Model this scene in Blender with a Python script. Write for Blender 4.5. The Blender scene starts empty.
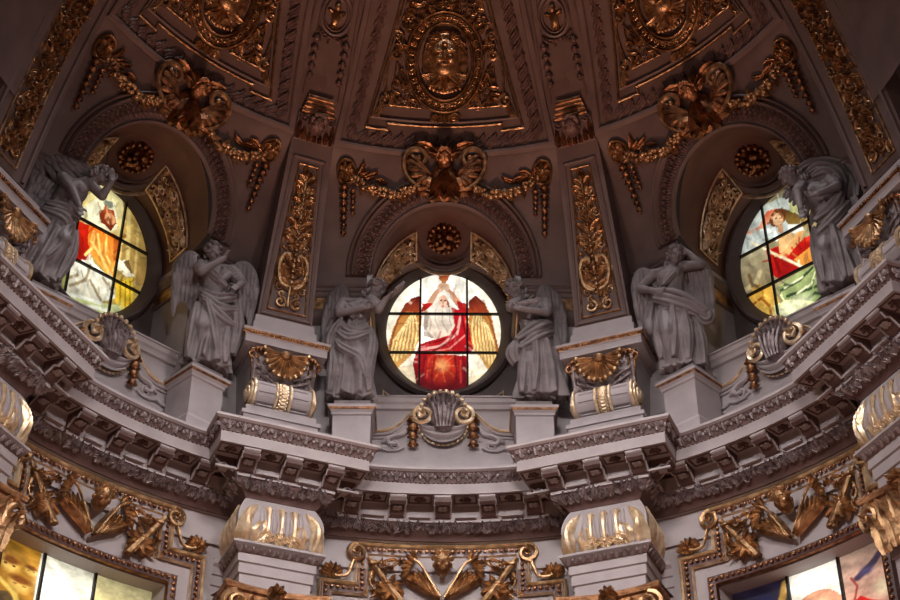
import bpy, bmesh, math, random
import numpy as np
from math import sin, cos, pi, radians, sqrt, atan2
from mathutils import Vector, Matrix

R = random.Random(7)
COL = bpy.context.scene.collection
PI = pi

# ---------------------------------------------------------------- materials
def mat(name, c1, c2=None, rough=.6, metal=0., scale=6., bump=.0, bscale=40., detail=5., spec=.5):
    m = bpy.data.materials.new(name); m.use_nodes = True
    nt = m.node_tree; n = nt.nodes; b = n['Principled BSDF']
    b.inputs['Roughness'].default_value = rough
    b.inputs['Metallic'].default_value = metal
    b.inputs['Specular IOR Level'].default_value = spec
    tc = n.new('ShaderNodeTexCoord')
    nz = n.new('ShaderNodeTexNoise'); nz.inputs['Scale'].default_value = scale; nz.inputs['Detail'].default_value = detail
    nt.links.new(tc.outputs['Object'], nz.inputs['Vector'])
    cr = n.new('ShaderNodeValToRGB')
    c2 = c2 or tuple(x * .8 for x in c1)
    cr.color_ramp.elements[0].position = .35; cr.color_ramp.elements[0].color = (*c2, 1)
    cr.color_ramp.elements[1].position = .65; cr.color_ramp.elements[1].color = (*c1, 1)
    nt.links.new(nz.outputs['Fac'], cr.inputs['Fac']); nt.links.new(cr.outputs['Color'], b.inputs['Base Color'])
    if bump:
        nb = n.new('ShaderNodeTexNoise'); nb.inputs['Scale'].default_value = bscale; nb.inputs['Detail'].default_value = 4
        nt.links.new(tc.outputs['Object'], nb.inputs['Vector'])
        bp = n.new('ShaderNodeBump'); bp.inputs['Strength'].default_value = bump; bp.inputs['Distance'].default_value = .03
        nt.links.new(nb.outputs['Fac'], bp.inputs['Height']); nt.links.new(bp.outputs['Normal'], b.inputs['Normal'])
    return m

M = dict(
    stone=mat('lilac_grey_stone', (.37, .322, .322), (.31, .266, .268), .62, 0, 2.2, .12, 30),
    statue=mat('statue_marble', (.225, .19, .19), (.14, .115, .115), .6, 0, 3., .10, 40),
    brown=mat('brown_ground', (.12, .062, .054), (.08, .042, .038), .55, 0, 5, .3, 30),
    silver=mat('silvered_ornament', (.33, .275, .275), (.13, .088, .085), .4, .35, 9, .4, 45),
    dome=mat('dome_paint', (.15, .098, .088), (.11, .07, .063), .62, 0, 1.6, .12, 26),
    domedark=mat('dome_ornament', (.14, .076, .066), (.07, .036, .032), .5, .1, 7, .5, 40),
    gold=mat('gilding', (.60, .37, .19), (.22, .11, .05), .34, .85, 7, .35, 50),
    palegold=mat('pale_gilding', (.93, .75, .52), (.54, .36, .20), .32, .6, 6, .2, 50),
    bronze=mat('aged_gilding', (.46, .23, .11), (.17, .075, .038), .36, 1., 7, .5, 50),
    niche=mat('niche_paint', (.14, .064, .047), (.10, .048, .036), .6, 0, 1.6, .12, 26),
    iron=mat('black_iron', (.02, .016, .014), None, .5, .2, 8),
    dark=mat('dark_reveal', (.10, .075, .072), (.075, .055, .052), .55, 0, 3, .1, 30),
    floor=mat('floor_marble', (.16, .09, .07), (.10, .05, .04), .5, 0, .6),
)

def glass_mat(name, strength):
    m = bpy.data.materials.new(name); m.use_nodes = True
    nt = m.node_tree; n = nt.nodes; b = n['Principled BSDF']
    at = n.new('ShaderNodeAttribute'); at.attribute_name = 'picture'
    nt.links.new(at.outputs['Color'], b.inputs['Emission Color'])
    b.inputs['Emission Strength'].default_value = strength
    b.inputs['Base Color'].default_value = (.02, .02, .02, 1)
    b.inputs['Roughness'].default_value = .15
    return m
M['glass'] = glass_mat('stained_glass', 1.1)

# ---------------------------------------------------------------- mesh builder
BASE = {}
def rot(A, p):
    a = radians(A); t, r, z = p
    return (t * cos(a) + r * sin(a), -t * sin(a) + r * cos(a), z)

class MB:
    def __init__(s): s.v = []; s.f = []
    def add(s, vs, fs, fr=None):
        o = len(s.v)
        s.v += [tuple(fr(*p)) for p in vs] if fr else [tuple(p) for p in vs]
        s.f += [tuple(i + o for i in f) for f in fs]
        return s
    def obj(s, name, m, parent=None, A=0, base=None, label=None, smooth=35):
        """one mesh object: a part (parent given) or a top-level mesh standing at base in bay A"""
        me = bpy.data.meshes.new(name)
        if parent is not None:
            root = parent
            while root.parent: root = root.parent
            b = BASE[root.name]
        else: b = base or (0, 0, 0)
        me.from_pydata([(x - b[0], y - b[1], z - b[2]) for x, y, z in s.v], [], s.f)
        bm = bmesh.new(); bm.from_mesh(me)
        bmesh.ops.recalc_face_normals(bm, faces=bm.faces); bm.to_mesh(me); bm.free()
        me.polygons.foreach_set('use_smooth', [True] * len(me.polygons))
        if smooth: me.set_sharp_from_angle(angle=radians(smooth))
        me.materials.append(M[m] if isinstance(m, str) else m)
        o = bpy.data.objects.new(name, me); COL.objects.link(o)
        if parent is not None: o.parent = parent
        else:
            BASE[o.name] = b; o.location = rot(A, b); o.rotation_euler = (0, 0, -radians(A))
        if label: o['label'] = label
        return o

def thing(name, label, cat, base, A=0, group=None, kind=None):
    o = bpy.data.objects.new(name, None); COL.objects.link(o)
    o.empty_display_size = .2
    BASE[o.name] = base; o.location = rot(A, base); o.rotation_euler = (0, 0, -radians(A))
    return tag(o, label, cat, group, kind)
def tag(o, label=None, cat=None, group=None, kind=None):
    if label: o['label'] = label
    if cat: o['category'] = cat
    if group: o['group'] = group
    if kind: o['kind'] = kind
    return o
def struct(mb, name, m, A=0, smooth=35):
    o = mb.obj(name, m, None, A, (0, 0, 0), smooth=smooth); o['kind'] = 'structure'; return o
def dup(root, A, label=None):
    def cp(o, par):
        c = o.copy(); COL.objects.link(c)
        if par: c.parent = par
        for ch in list(o.children): cp(ch, c)
        return c
    c = cp(root, None); b = BASE[root.name]; BASE[c.name] = b
    c.location = rot(A, b); c.rotation_euler = (0, 0, -radians(A))
    if label: c['label'] = label
    return c

# ---------------------------------------------------------------- primitives
def ell(mb, c, rad, ax=None, n=8, m=6, fr=None):
    """ellipsoid; ax = 3 axis vectors"""
    vs, fs = [], []
    ax = ax or (Vector((1, 0, 0)), Vector((0, 1, 0)), Vector((0, 0, 1)))
    c = Vector(c)
    for j in range(1, m):
        ph = PI * j / m
        for i in range(n):
            th = 2 * PI * i / n
            vs.append(c + ax[0] * (rad[0] * sin(ph) * cos(th)) + ax[1] * (rad[1] * sin(ph) * sin(th)) + ax[2] * (rad[2] * cos(ph)))
    a = len(vs); vs += [c + ax[2] * rad[2], c - ax[2] * rad[2]]
    for j in range(m - 2):
        for i in range(n):
            k = (i + 1) % n
            fs.append((j * n + i, j * n + k, (j + 1) * n + k, (j + 1) * n + i))
    for i in range(n):
        k = (i + 1) % n
        fs.append((a, k, i)); fs.append((a + 1, (m - 2) * n + i, (m - 2) * n + k))
    mb.add(vs, fs, fr)
def axes(d, up=(0, 0, 1)):
    """axes with third along d"""
    d = Vector(d).normalized(); u = Vector(up)
    x = u.cross(d)
    if x.length < 1e-4: x = Vector((1, 0, 0)).cross(d)
    x.normalize(); y = d.cross(x)
    return (x, y, d)
def tube(mb, pts, rad, k=6, fr=None, closed=False, flat=1.):
    pts = [Vector(p) for p in pts]; n = len(pts)
    rr = rad if isinstance(rad, (list, tuple)) else [rad] * n
    vs, fs = [], []; px = None
    for i, p in enumerate(pts):
        a = pts[(i - 1) % n] if (i or closed) else p
        b = pts[(i + 1) % n] if (i < n - 1 or closed) else p
        d = b - a
        if d.length < 1e-9: d = Vector((0, 0, 1))
        d.normalize()
        if px is None:
            px = d.cross(Vector((0, 0, 1)))
            if px.length < .1: px = d.cross(Vector((0, 1, 0)))
        px = px - d * px.dot(d)
        if px.length < 1e-6: px = d.orthogonal()
        px.normalize(); py = d.cross(px)
        for q in range(k):
            th = 2 * PI * q / k
            vs.append(p + px * (rr[i] * cos(th)) + py * (rr[i] * flat * sin(th)))
    for i in range(n if closed else n - 1):
        j = (i + 1) % n
        for q in range(k):
            w = (q + 1) % k
            fs.append((i * k + q, i * k + w, j * k + w, j * k + q))
    if not closed:
        fs.append(tuple(range(k))[::-1]); fs.append(tuple((n - 1) * k + q for q in range(k)))
    mb.add(vs, fs, fr)
def capsule(mb, a, b, ra, rb, k=8):
    a, b = Vector(a), Vector(b); d = (b - a)
    dn = d.normalized() if d.length > 1e-6 else Vector((0, 0, 1))
    pts, rr = [], []
    for q in (-1, -.8, -.45): pts.append(a + dn * ra * q); rr.append(ra * sqrt(max(.0004, 1 - q * q)))
    for q in (0, .33, .66, 1): pts.append(a + d * q); rr.append(ra + (rb - ra) * q)
    for q in (.45, .8, 1): pts.append(b + dn * rb * q); rr.append(rb * sqrt(max(.0004, 1 - q * q)))
    tube(mb, pts, rr, k)
def grid(mb, fn, nu, nv, fr=None, closed_u=False):
    vs = [fn(i / nu, j / nv) for i in range(nu + (0 if closed_u else 1)) for j in range(nv + 1)]
    fs = []
    N = nu if closed_u else nu + 1
    for i in range(nu):
        a, b = i * (nv + 1), ((i + 1) % N) * (nv + 1)
        for j in range(nv): fs.append((a + j, b + j, b + j + 1, a + j + 1))
    mb.add(vs, fs, fr)
def box(mb, x0, x1, y0, y1, z0, z1, fr=None):
    v = [(x, y, z) for x in (x0, x1) for y in (y0, y1) for z in (z0, z1)]
    mb.add(v, [(0, 1, 3, 2), (4, 6, 7, 5), (0, 4, 5, 1), (2, 3, 7, 6), (0, 2, 6, 4), (1, 5, 7, 3)], fr)
def prism(mb, poly, h0, h1, fr=None):
    n = len(poly)
    vs = [(x, y, h0) for x, y in poly] + [(x, y, h1) for x, y in poly]
    fs = [tuple(range(n))[::-1], tuple(range(n, 2 * n))] + [(i, (i + 1) % n, n + (i + 1) % n, n + i) for i in range(n)]
    mb.add(vs, fs, fr)
def offset_path(path, d, closed=False):
    """plan polyline moved d to its right (room side)"""
    out = []; n = len(path)
    for i, p in enumerate(path):
        p = Vector(p)
        ns = []
        for a, b in ((i - 1, i), (i, i + 1)):
            if closed: a, b = a % n, b % n
            if 0 <= a and b < n:
                e = Vector(path[b]) - Vector(path[a])
                if e.length > 1e-9: e.normalize(); ns.append(Vector((e.y, -e.x)))
        if len(ns) == 2:
            s = ns[0] + ns[1]; s = s / max(.3, 1 + ns[0].dot(ns[1]))
        else: s = ns[0]
        out.append((p.x + s.x * d, p.y + s.y * d))
    return out
def sweep(mb, path, prof, fr=None, closed=False, loop=False):
    """profile (d, z) run along a plan path; loop closes the profile"""
    rows = [[(x, y, z) for x, y in offset_path(path, d, closed)] for d, z in prof]
    n = len(path); vs = [p for r in rows for p in r]; fs = []
    L = len(prof)
    for j in range(L if loop else L - 1):
        k = (j + 1) % L
        for i in range(n if closed else n - 1):
            w = (i + 1) % n
            fs.append((j * n + i, j * n + w, k * n + w, k * n + i))
    if loop and not closed:
        fs.append(tuple(j * n for j in range(L))); fs.append(tuple(j * n + n - 1 for j in range(L))[::-1])
    mb.add(vs, fs, fr)
def border(mb, poly, w, h, fr=None, closed=True, h0=0.):
    """a raised half-round moulding along a polyline drawn on a surface (x, y)"""
    prof = [(0, h0), (w * .12, h0 + h * .7), (w * .5, h0 + h), (w * .88, h0 + h * .7), (w, h0)]
    rows = []
    for d, hh in prof: rows.append([(x, y, hh) for x, y in offset_path(poly, d - w / 2, closed)])
    n = len(poly); vs = [p for r in rows for p in r]; fs = []
    for j in range(4):
        for i in range(n if closed else n - 1):
            k = (i + 1) % n
            fs.append((j * n + i, j * n + k, (j + 1) * n + k, (j + 1) * n + i))
    mb.add(vs, fs, fr)
def subdiv(poly, step, closed=True):
    out = []; n = len(poly)
    for i in range(n if closed else n - 1):
        a, b = poly[i], poly[(i + 1) % n]
        k = max(1, int(math.hypot(b[0] - a[0], b[1] - a[1]) / step))
        for q in range(k): out.append((a[0] + (b[0] - a[0]) * q / k, a[1] + (b[1] - a[1]) * q / k))
    if not closed: out.append(poly[-1])
    return out
def spline(pts, n=6):
    """Catmull-Rom through 2d/3d points"""
    P = [Vector(p) for p in pts]; P = [P[0] * 2 - P[1]] + P + [P[-1] * 2 - P[-2]]
    out = []
    for i in range(1, len(P) - 2):
        for q in range(n):
            t = q / n
            out.append(.5 * ((2 * P[i]) + (P[i + 1] - P[i - 1]) * t + (2 * P[i - 1] - 5 * P[i] + 4 * P[i + 1] - P[i + 2]) * t * t + (3 * P[i] - P[i - 1] - 3 * P[i + 1] + P[i + 2]) * t ** 3))
    out.append(P[-2]); return out

# ---------------------------------------------------------------- surface frames: (x right, y up, h out of the surface) -> (t, r, z)
def FV(r0, t0=0, z0=0, lean=0): return lambda x, y, h: (t0 + x, r0 - h + lean * y, z0 + y)
def FC(r0, z0=0):
    return lambda x, y, h: ((r0 - h) * sin(x / r0), (r0 - h) * cos(x / r0), z0 + y)
def dome(z): return 8.3 - .2 * (z - 18.5) - .02 * (z - 18.5) ** 2
def rd(t, z):
    d = dome(z); w = min(1, max(0, (z - 21.7) / .7)); w = w * w * (3 - 2 * w)
    return (1 - w) * d + w * sqrt(max(.01, d * d - t * t))
def ex(z): return .32 * max(0, 21.7 - z) / 2.2          # the foot of the facets stands steeper
def FD(t0=0, z0=0, h0=0):
    def f(x, y, h):
        z = z0 + y; t = t0 + x; s = .2 + .04 * (z - 18.5); k = 1 / sqrt(1 + s * s); H = h + h0
        e = ex(z)
        return (t * (1 + .012 * e), rd(t, z) - H * k + e, z - H * k * s + .745 * e)
    return f
def FR(h0=0):
    """flat face of a rib of the dome"""
    def f(x, y, h):
        s = .2 + .04 * (y - 18.5); k = 1 / sqrt(1 + s * s); H = h + h0
        return (x, dome(y) - H * k, y - H * k * s)
    return f
def rotf(fr, cx, cy, a=0, sc=1., mir=1):
    ca, sa = cos(a), sin(a)
    return lambda x, y, h: fr(cx + sc * (mir * x * ca - y * sa), cy + sc * (mir * x * sa + y * ca), h * sc)

# ---------------------------------------------------------------- ornaments, drawn in (x, y, h)
def leaf(mb, x, y, ang, L, W, h=.08, bend=0., lobes=3, fr=None, curl=.4, h0=.0, nu=7):
    pts = []; px, py, a = x, y, ang
    for i in range(nu + 1):
        pts.append((px, py, a)); px += cos(a) * L / nu; py += sin(a) * L / nu; a += bend / nu
    vs, fs = [], []
    for i in range(nu + 1):
        u = i / nu; cx, cy, a = pts[i]
        w = W * .5 * (sin(PI * min(1, u * .86 + .12))) ** .7 * (.72 + .4 * abs(sin(PI * lobes * u + .6)))
        if i == nu: w *= .25
        hm = h0 + h * (.35 + .65 * sin(PI * min(1, u * .8 + .1))) + h * curl * u ** 3
        for v, hk in ((-1, .15), (-.5, .9), (0, .55), (.5, .9), (1, .15)):
            vs.append((cx - sin(a) * w * v, cy + cos(a) * w * v, h0 + (hm - h0) * hk))
    for i in range(nu):
        for j in range(4): fs.append((i * 5 + j, (i + 1) * 5 + j, (i + 1) * 5 + j + 1, i * 5 + j + 1))
    mb.add(vs, fs, fr)
def volute(mb, x, y, rad, a0, turns=1.6, d=1, w=.05, h=.06, fr=None, eye=True, n=26):
    pts, rr = [], []
    for i in range(n + 1):
        u = i / n; a = a0 + d * 2 * PI * turns * u; q = rad * (1 - u) ** .8 + rad * .12
        pts.append((x + q * cos(a), y + q * sin(a), h * (.5 + .6 * u))); rr.append(w * (1 - .55 * u))
    tube(mb, pts, rr, 5, fr)
    if eye: ell(mb, (x, y, h * .9), (rad * .22, rad * .22, h * .9), None, 7, 5, fr)
def rosette(mb, x, y, rad, h, n=6, fr=None, a0=0):
    for i in range(n):
        a = a0 + 2 * PI * i / n
        leaf(mb, x + cos(a) * rad * .12, y + sin(a) * rad * .12, a, rad * .9, rad * .75, h, 0, 2, fr, .3, 0, 5)
    ell(mb, (x, y, h * .8), (rad * .26, rad * .26, h * .8), None, 8, 5, fr)
def beads(mb, pts, rad, fr=None, k=6, m=4):
    for p in pts: ell(mb, (p[0], p[1], rad * .5 + (p[2] if len(p) > 2 else 0)), (rad, rad, rad), None, k, m, fr)
def swag(mb, pts, rad, fr=None, n=28, seed=1, h=.1):
    """fat garland of fruit, flowers and leaves along a polyline"""
    rg = random.Random(seed); sp = spline(pts, 10)
    for i in range(n):
        u = (i + .5) / n; p = sp[int(u * (len(sp) - 1))]; b = rad * (.55 + .45 * sin(PI * u))
        for q in range(3):
            a = rg.uniform(0, 2 * PI); k = rg.uniform(.35, .6) * b
            ell(mb, (p.x + cos(a) * b * .55, p.y + sin(a) * b * .55, h + b * rg.uniform(.1, .8)), (k, k * rg.uniform(.7, 1), k), None, 6, 5, fr)
        if i % 2 == 0:
            leaf(mb, p.x, p.y, rg.uniform(0, 2 * PI), b * 1.7, b * .8, b * .6, rg.uniform(-1, 1), 2, fr, .4, h, 5)
def drop(mb, x, y0, y1, rad, fr=None, n=5, seed=2, h=.06):
    """hanging festoon: bell flowers under each other"""
    rg = random.Random(seed)
    for i in range(n):
        y = y0 + (y1 - y0) * (i + .5) / n; k = rad * (1 - .06 * i)
        ell(mb, (x, y, h), (k, abs(y1 - y0) / n * .42, k), None, 8, 6, fr)
        for s in (-1, 1): leaf(mb, x, y + .02, -PI / 2 + s * .9, k * 1.5, k * .8, k * .8, s * .5, 2, fr, .6, h * .6, 4)
        ell(mb, (x, y - abs(y1 - y0) / n * .42, h + k * .3), (k * .35, k * .35, k * .35), None, 6, 4, fr)
def foliage(mb, inside, box_, n, size, fr=None, seed=3, h=.07, ang=None):
    """acanthus tendrils filling a region"""
    rg = random.Random(seed); x0, x1, y0, y1 = box_; k = 0; tries = 0; placed = []
    while k < n and tries < n * 40:
        tries += 1
        x, y = rg.uniform(x0, x1), rg.uniform(y0, y1)
        if not inside(x, y) or any((x - a) ** 2 + (y - b) ** 2 < (size * .55) ** 2 for a, b in placed): continue
        placed.append((x, y)); k += 1
        a = ang(x, y) + rg.uniform(-.5, .5) if ang else rg.uniform(0, 2 * PI)
        s = size * rg.uniform(.75, 1.15); ty = rg.random()
        if ty < .55: leaf(mb, x - cos(a) * s * .5, y - sin(a) * s * .5, a, s, s * .55, h * rg.uniform(.8, 1.3), rg.uniform(-1.6, 1.6), 3, fr, .7, 0, 6)
        elif ty < .85: volute(mb, x, y, s * .42, a, 1.2, rg.choice((-1, 1)), s * .11, h, fr, True, 14)
        else: rosette(mb, x, y, s * .4, h * 1.1, 5, fr, a)
def symfoliage(mb, inside, box_, n, size, fr=None, seed=3, h=.07, ang=None):
    foliage(mb, inside, box_, n, size, fr, seed, h, ang)
    foliage(mb, lambda x, y: inside(-x, y), (-box_[1], -box_[0], box_[2], box_[3]), n, size, (lambda x, y, hh: fr(x, y, hh)), seed + 0, h, (lambda x, y: PI - ang(-x, y)) if ang else None)
def shell(mb, x, y, rad, a0, a1, n=13, h=.16, fr=None, bowl=.5, w=1.):
    """scallop shell, ribs fanning out from (x, y)"""
    vs, fs = [], []; nu = n * 4; nv = 6
    for i in range(nu + 1):
        u = i / nu; a = a0 + (a1 - a0) * u; rib = abs(sin(PI * n * u))
        rr = rad * (.93 + .07 * rib)
        for j in range(nv + 1):
            q = .12 + .88 * j / nv
            hh = h * (.2 + 1.0 * q ** 2 * bowl + .45 * (rib - .5) * q + .5 * (1 - q) )
            vs.append((x + cos(a) * rr * q * w, y + sin(a) * rr * q, hh))
    for i in range(nu):
        for j in range(nv): fs.append((i * (nv + 1) + j, (i + 1) * (nv + 1) + j, (i + 1) * (nv + 1) + j + 1, i * (nv + 1) + j + 1))
    mb.add(vs, fs, fr)
    for i in range(n):
        a = a0 + (a1 - a0) * (i + .5) / n
        ell(mb, (x + cos(a) * rad * w, y + sin(a) * rad, h * (.2 + bowl)), (rad * .09, rad * .09, h * .25), None, 6, 4, fr)
def cherub(mb, x, y, rad, fr=None, h=.0, tilt=0., hair=True, seed=1):
    """small winged-child head in relief: face with brows, nose, cheeks, mouth, ears; hair is returned apart"""
    f0 = rotf(fr, x, y, tilt); k = rad
    f = lambda px, py, ph: f0(px, py * .9, ph + .55 * py)      # bowed: the face looks down into the church
    ell(mb, (0, 0, h + k * .55), (k * .8, k, k * .85), None, 12, 9, f)
    ell(mb, (0, -.42 * k, h + k * .8), (k * .5, k * .45, k * .55), None, 10, 7, f)          # jaw
    for s in (-1, 1):
        ell(mb, (s * .36 * k, -.25 * k, h + k * 1.12), (k * .27, k * .25, k * .22), None, 8, 6, f)   # cheek
        ell(mb, (s * .33 * k, .22 * k, h + k * 1.2), (k * .24, k * .09, k * .16), None, 8, 5, f)    # brow
        ell(mb, (s * .3 * k, .04 * k, h + k * 1.2), (k * .13, k * .08, k * .12), None, 7, 5, f)    # eye
        ell(mb, (s * .8 * k, -.02 * k, h + k * .55), (k * .13, k * .24, k * .18), None, 7, 5, f)    # ear
    ell(mb, (0, -.1 * k, h + k * 1.38), (k * .13, k * .24, k * .2), None, 8, 6, f)                 # nose
    ell(mb, (0, -.43 * k, h + k * 1.25), (k * .2, k * .07, k * .12), None, 8, 5, f)                # lips
    ell(mb, (0, -.62 * k, h + k * 1.16), (k * .2, k * .15, k * .16), None, 8, 5, f)                # chin
    hm = MB(); rg = random.Random(seed)
    for i in range(26):
        a = rg.uniform(.08, .92) * PI; q = rg.uniform(.78, 1.04)
        ell(hm, (cos(a) * k * .88 * q, .12 * k + sin(a) * k * q, h + k * (1.15 - .55 * q) + k * .15), (k * .22, k * .2, k * .22), None, 7, 5, f)
    return hm
def featherwing(mb, x, y, ang, L, W, n=6, rows=2, fr=None, h=.08, mir=1):
    """wing in relief: rows of feathers fanned from the shoulder"""
    f = rotf(fr, x, y, 0, 1, mir)
    for r_ in range(rows):
        for i in range(n):
            u = i / (n - 1); a = ang - .95 * u + .1 * r_
            bx, by = cos(ang) * L * .28 * u * (1 - .3 * r_), sin(ang) * L * .28 * u
            leaf(mb, bx, by, a, L * (1 - .35 * u) * (1 - .38 * r_), W / n * 2.1, h * (1 + .5 * r_), -.35, 1, f, .2, h * .6 * r_ + .01 * i, 6)
    tube(mb, [(cos(ang + .1) * L * q, sin(ang + .1) * L * q + .12 * L * sin(PI * q), h * 1.4) for q in (0, .2, .4, .6)], [W * .16, W * .15, W * .1, W * .03], 6, f)
# ================================================================ SETTING
BAYS = (0, -45, 45)
RIBS = (-22.5, 22.5, -67.5, 67.5)
WHERE = {0: 'centre', -45: 'left', 45: 'right', -22.5: 'left', 22.5: 'right', -67.5: 'far left', 67.5: 'far right'}
BN = {0: 'north', -45: 'west', 45: 'east'}
ZC = 19.7; GA, GB = 1.25, 1.565          # window centre height, half width, half height
def archpt(th, s):
    """niche shell: angle th over the window, s 0 (window ring) .. 5 (arch edge)"""
    T = (1.57, 1.58, 1.58, 1.57, 1.54, 1.5); H = (1.75, 1.63, 1.85, 1.99, 1.92, 1.6)
    R9 = (10, 9.5, 9.05, 8.6, 8.1, 7.58); R0 = (10, 9.6, 9.25, 8.95, 8.6, 8.31)
    i = min(4, int(s)); q = s - i
    L = lambda a: a[i] + (a[i + 1] - a[i]) * q
    sn = sin(th); k = sn * sn
    return (cos(th) * L(T), L(R0) * (1 - k) + L(R9) * k, ZC + sn * L(H) + .215 * (1 - k) * (s / 5) ** 1.5)
def archedge(th, grow=0., h=0.):
    t, z = cos(th) * (1.5 + grow), ZC + sin(th) * (1.6 + grow * 1.1)
    return FD()(t, z, h)

def ring_arc(r0, a0, a1, n=14):
    return [(r0 * sin(radians(a0 + (a1 - a0) * i / n)), r0 * cos(radians(a0 + (a1 - a0) * i / n))) for i in range(n + 1)]

def bay_shell(A):
    nm = BN[A]
    # dome facet with the arch opening cut out
    mb = MB(); nz, nt_ = 120, 70; z0, z1 = 19.5, 28.6; vs = []; fs = []
    for j in range(nz + 1):
        z = z0 + (z1 - z0) * j / nz
        hw = .4142 * dome(z)
        for i in range(nt_ + 1):
            q = -1 + 2 * i / nt_; w = min(1, max(0, (z - 21.7) / .7)); w = w * w * (3 - 2 * w)
            a = radians(22.5) * q; d = dome(z)
            p0 = (hw * q, d); p1 = (d * sin(a), d * cos(a))
            e = ex(z); vs.append((p0[0] * (1 - w) + p1[0] * w, p0[1] * (1 - w) + p1[1] * w + e, z + .745 * e))
    for j in range(nz):
        for i in range(nt_):
            k = j * (nt_ + 1) + i; q = (k, k + 1, k + nt_ + 2, k + nt_ + 1)
            ct = sum(vs[m][0] for m in q) / 4; cz = z0 + (z1 - z0) * (j + .5) / nz
            if abs(ct) < 1.62 and cz < ZC: continue
            if (ct / 1.62) ** 2 + ((cz - ZC) / 1.72) ** 2 < 1 : continue
            fs.append(q)
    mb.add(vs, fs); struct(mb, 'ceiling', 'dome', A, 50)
    # niche shell over the window
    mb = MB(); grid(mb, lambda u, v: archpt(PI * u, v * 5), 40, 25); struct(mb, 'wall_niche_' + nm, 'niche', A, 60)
    # upper wall: two piers beside the niche, reveals, back wall with the round opening, niche floor
    mb = MB()
    for s in (-1, 1):
        w = .4142 * 8.75
        pts = [(s * w, 8.75), (s * 1.57, 8.75), (s * 1.57, 10.0)]
        grid(mb, lambda u, v: ((lambda i, q: (pts[i][0] + (pts[i + 1][0] - pts[i][0]) * q, pts[i][1] + (pts[i + 1][1] - pts[i][1]) * q, 14.4 + (19.7 - 14.4) * v))(min(1, int(u * 2)), u * 2 - min(1, int(u * 2)))), 2, 1)
    struct(mb, 'wall_' + nm, 'stone', A, 30)
    mb = MB()
    n = 64
    def bw(u, v):
        a = 2 * PI * u; ex, ez = 1.5 * cos(a), 1.75 * sin(a)
        k = min(1.75 / max(1e-6, abs(cos(a))), (2.4 if sin(a) < 0 else 2.0) / max(1e-6, abs(sin(a))))
        return (ex + (k * cos(a) - ex) * v, 10.0, ZC + ez + (k * sin(a) - ez) * v)
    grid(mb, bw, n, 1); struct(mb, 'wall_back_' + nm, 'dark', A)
    mb = MB(); box(mb, -1.6, 1.6, 8.98, 10.02, 14.5, 17.28); struct(mb, 'wall_attic_' + nm, 'stone', A, 30)
    # lower wall behind the gilded frames, with the tall window opening
    mb = MB(); rw = 8.62
    def lw(x0, x1, zz0, zz1):
        grid(mb, lambda u, v: FC(rw, 0)(x0 + (x1 - x0) * u, zz0 + (zz1 - zz0) * v, 0), 12, 2)
    lw(-3.5, -1.62, 2, 14.4); lw(1.62, 3.5, 2, 14.4); lw(-1.64, 1.64, 12.2, 14.4)
    struct(mb, 'wall_lower_' + nm, 'stone', A, 50)
for A in BAYS: bay_shell(A)

# the rest of the dome, the drum behind the camera side and the floor
mb = MB()
for k in (2, 3, 4, 5, 6):
    a = 45 * k
    grid(mb, lambda u, v: rot(a, (lambda z, q: (dome(z) * sin(q), dome(z) * cos(q), z))(19.5 + 9.1 * v, radians(-22.5 + 45 * u))), 10, 16)
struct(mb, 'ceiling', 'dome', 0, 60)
mb = MB(); box(mb, -30, 30, -40, 14, -1.9, -1.7); struct(mb, 'floor', 'floor')
mb = MB()
for k in (2, -2):
    grid(mb, lambda u, v: rot(45 * k, (-3.6 + 7.2 * u, 8.6, 2 + 17.6 * v)), 2, 2)
struct(mb, 'wall_side', 'stone')

# ================================================================ PAINTED GLASS
def painter(N, Mv, fn):
    u = np.linspace(-1, 1, N + 1); v = np.linspace(-1, 1, Mv + 1)
    U, V = np.meshgrid(u, v, indexing='ij'); C = np.zeros(U.shape + (3,)); return fn(U, V, C)
def P_poly(U, V, C, pts, col, alpha=1., grad=None):
    ins = np.zeros(U.shape, bool); n = len(pts)
    for i in range(n):
        (x0, y0), (x1, y1) = pts[i], pts[(i + 1) % n]
        if y0 == y1: continue
        c = ((y0 > V) != (y1 > V)) & (U < (x1 - x0) * (V - y0) / (y1 - y0) + x0); ins ^= c
    col = np.array(col); 
    if grad is not None:
        ys = [p[1] for p in pts]; q = np.clip((V - min(ys)) / (max(ys) - min(ys) + 1e-6), 0, 1)[..., None]
        cc = col * q + np.array(grad) * (1 - q); C[ins] = C[ins] * (1 - alpha) + cc[ins] * alpha
    else: C[ins] = C[ins] * (1 - alpha) + col * alpha
def P_ell(U, V, C, cx, cy, rx, ry, col, soft=.0, alpha=1.):
    d = np.sqrt(((U - cx) / rx) ** 2 + ((V - cy) / ry) ** 2)
    a = (np.clip((1 - d) / soft, 0, 1) if soft else (d < 1).astype(float)) * alpha
    C[:] = C * (1 - a[..., None]) + np.array(col) * a[..., None]
def P_line(U, V, C, pts, w, col, alpha=1.):
    for (x0, y0), (x1, y1) in zip(pts, pts[1:]):
        L = (x1 - x0) ** 2 + (y1 - y0) ** 2 + 1e-9
        q = np.clip(((U - x0) * (x1 - x0) + (V - y0) * (y1 - y0)) / L, 0, 1)
        d = np.sqrt((U - x0 - q * (x1 - x0)) ** 2 + (V - y0 - q * (y1 - y0)) ** 2)
        m = np.clip((w - d) / (w * .5), 0, 1) * alpha
        C[:] = C * (1 - m[..., None]) + np.array(col) * m[..., None]
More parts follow.
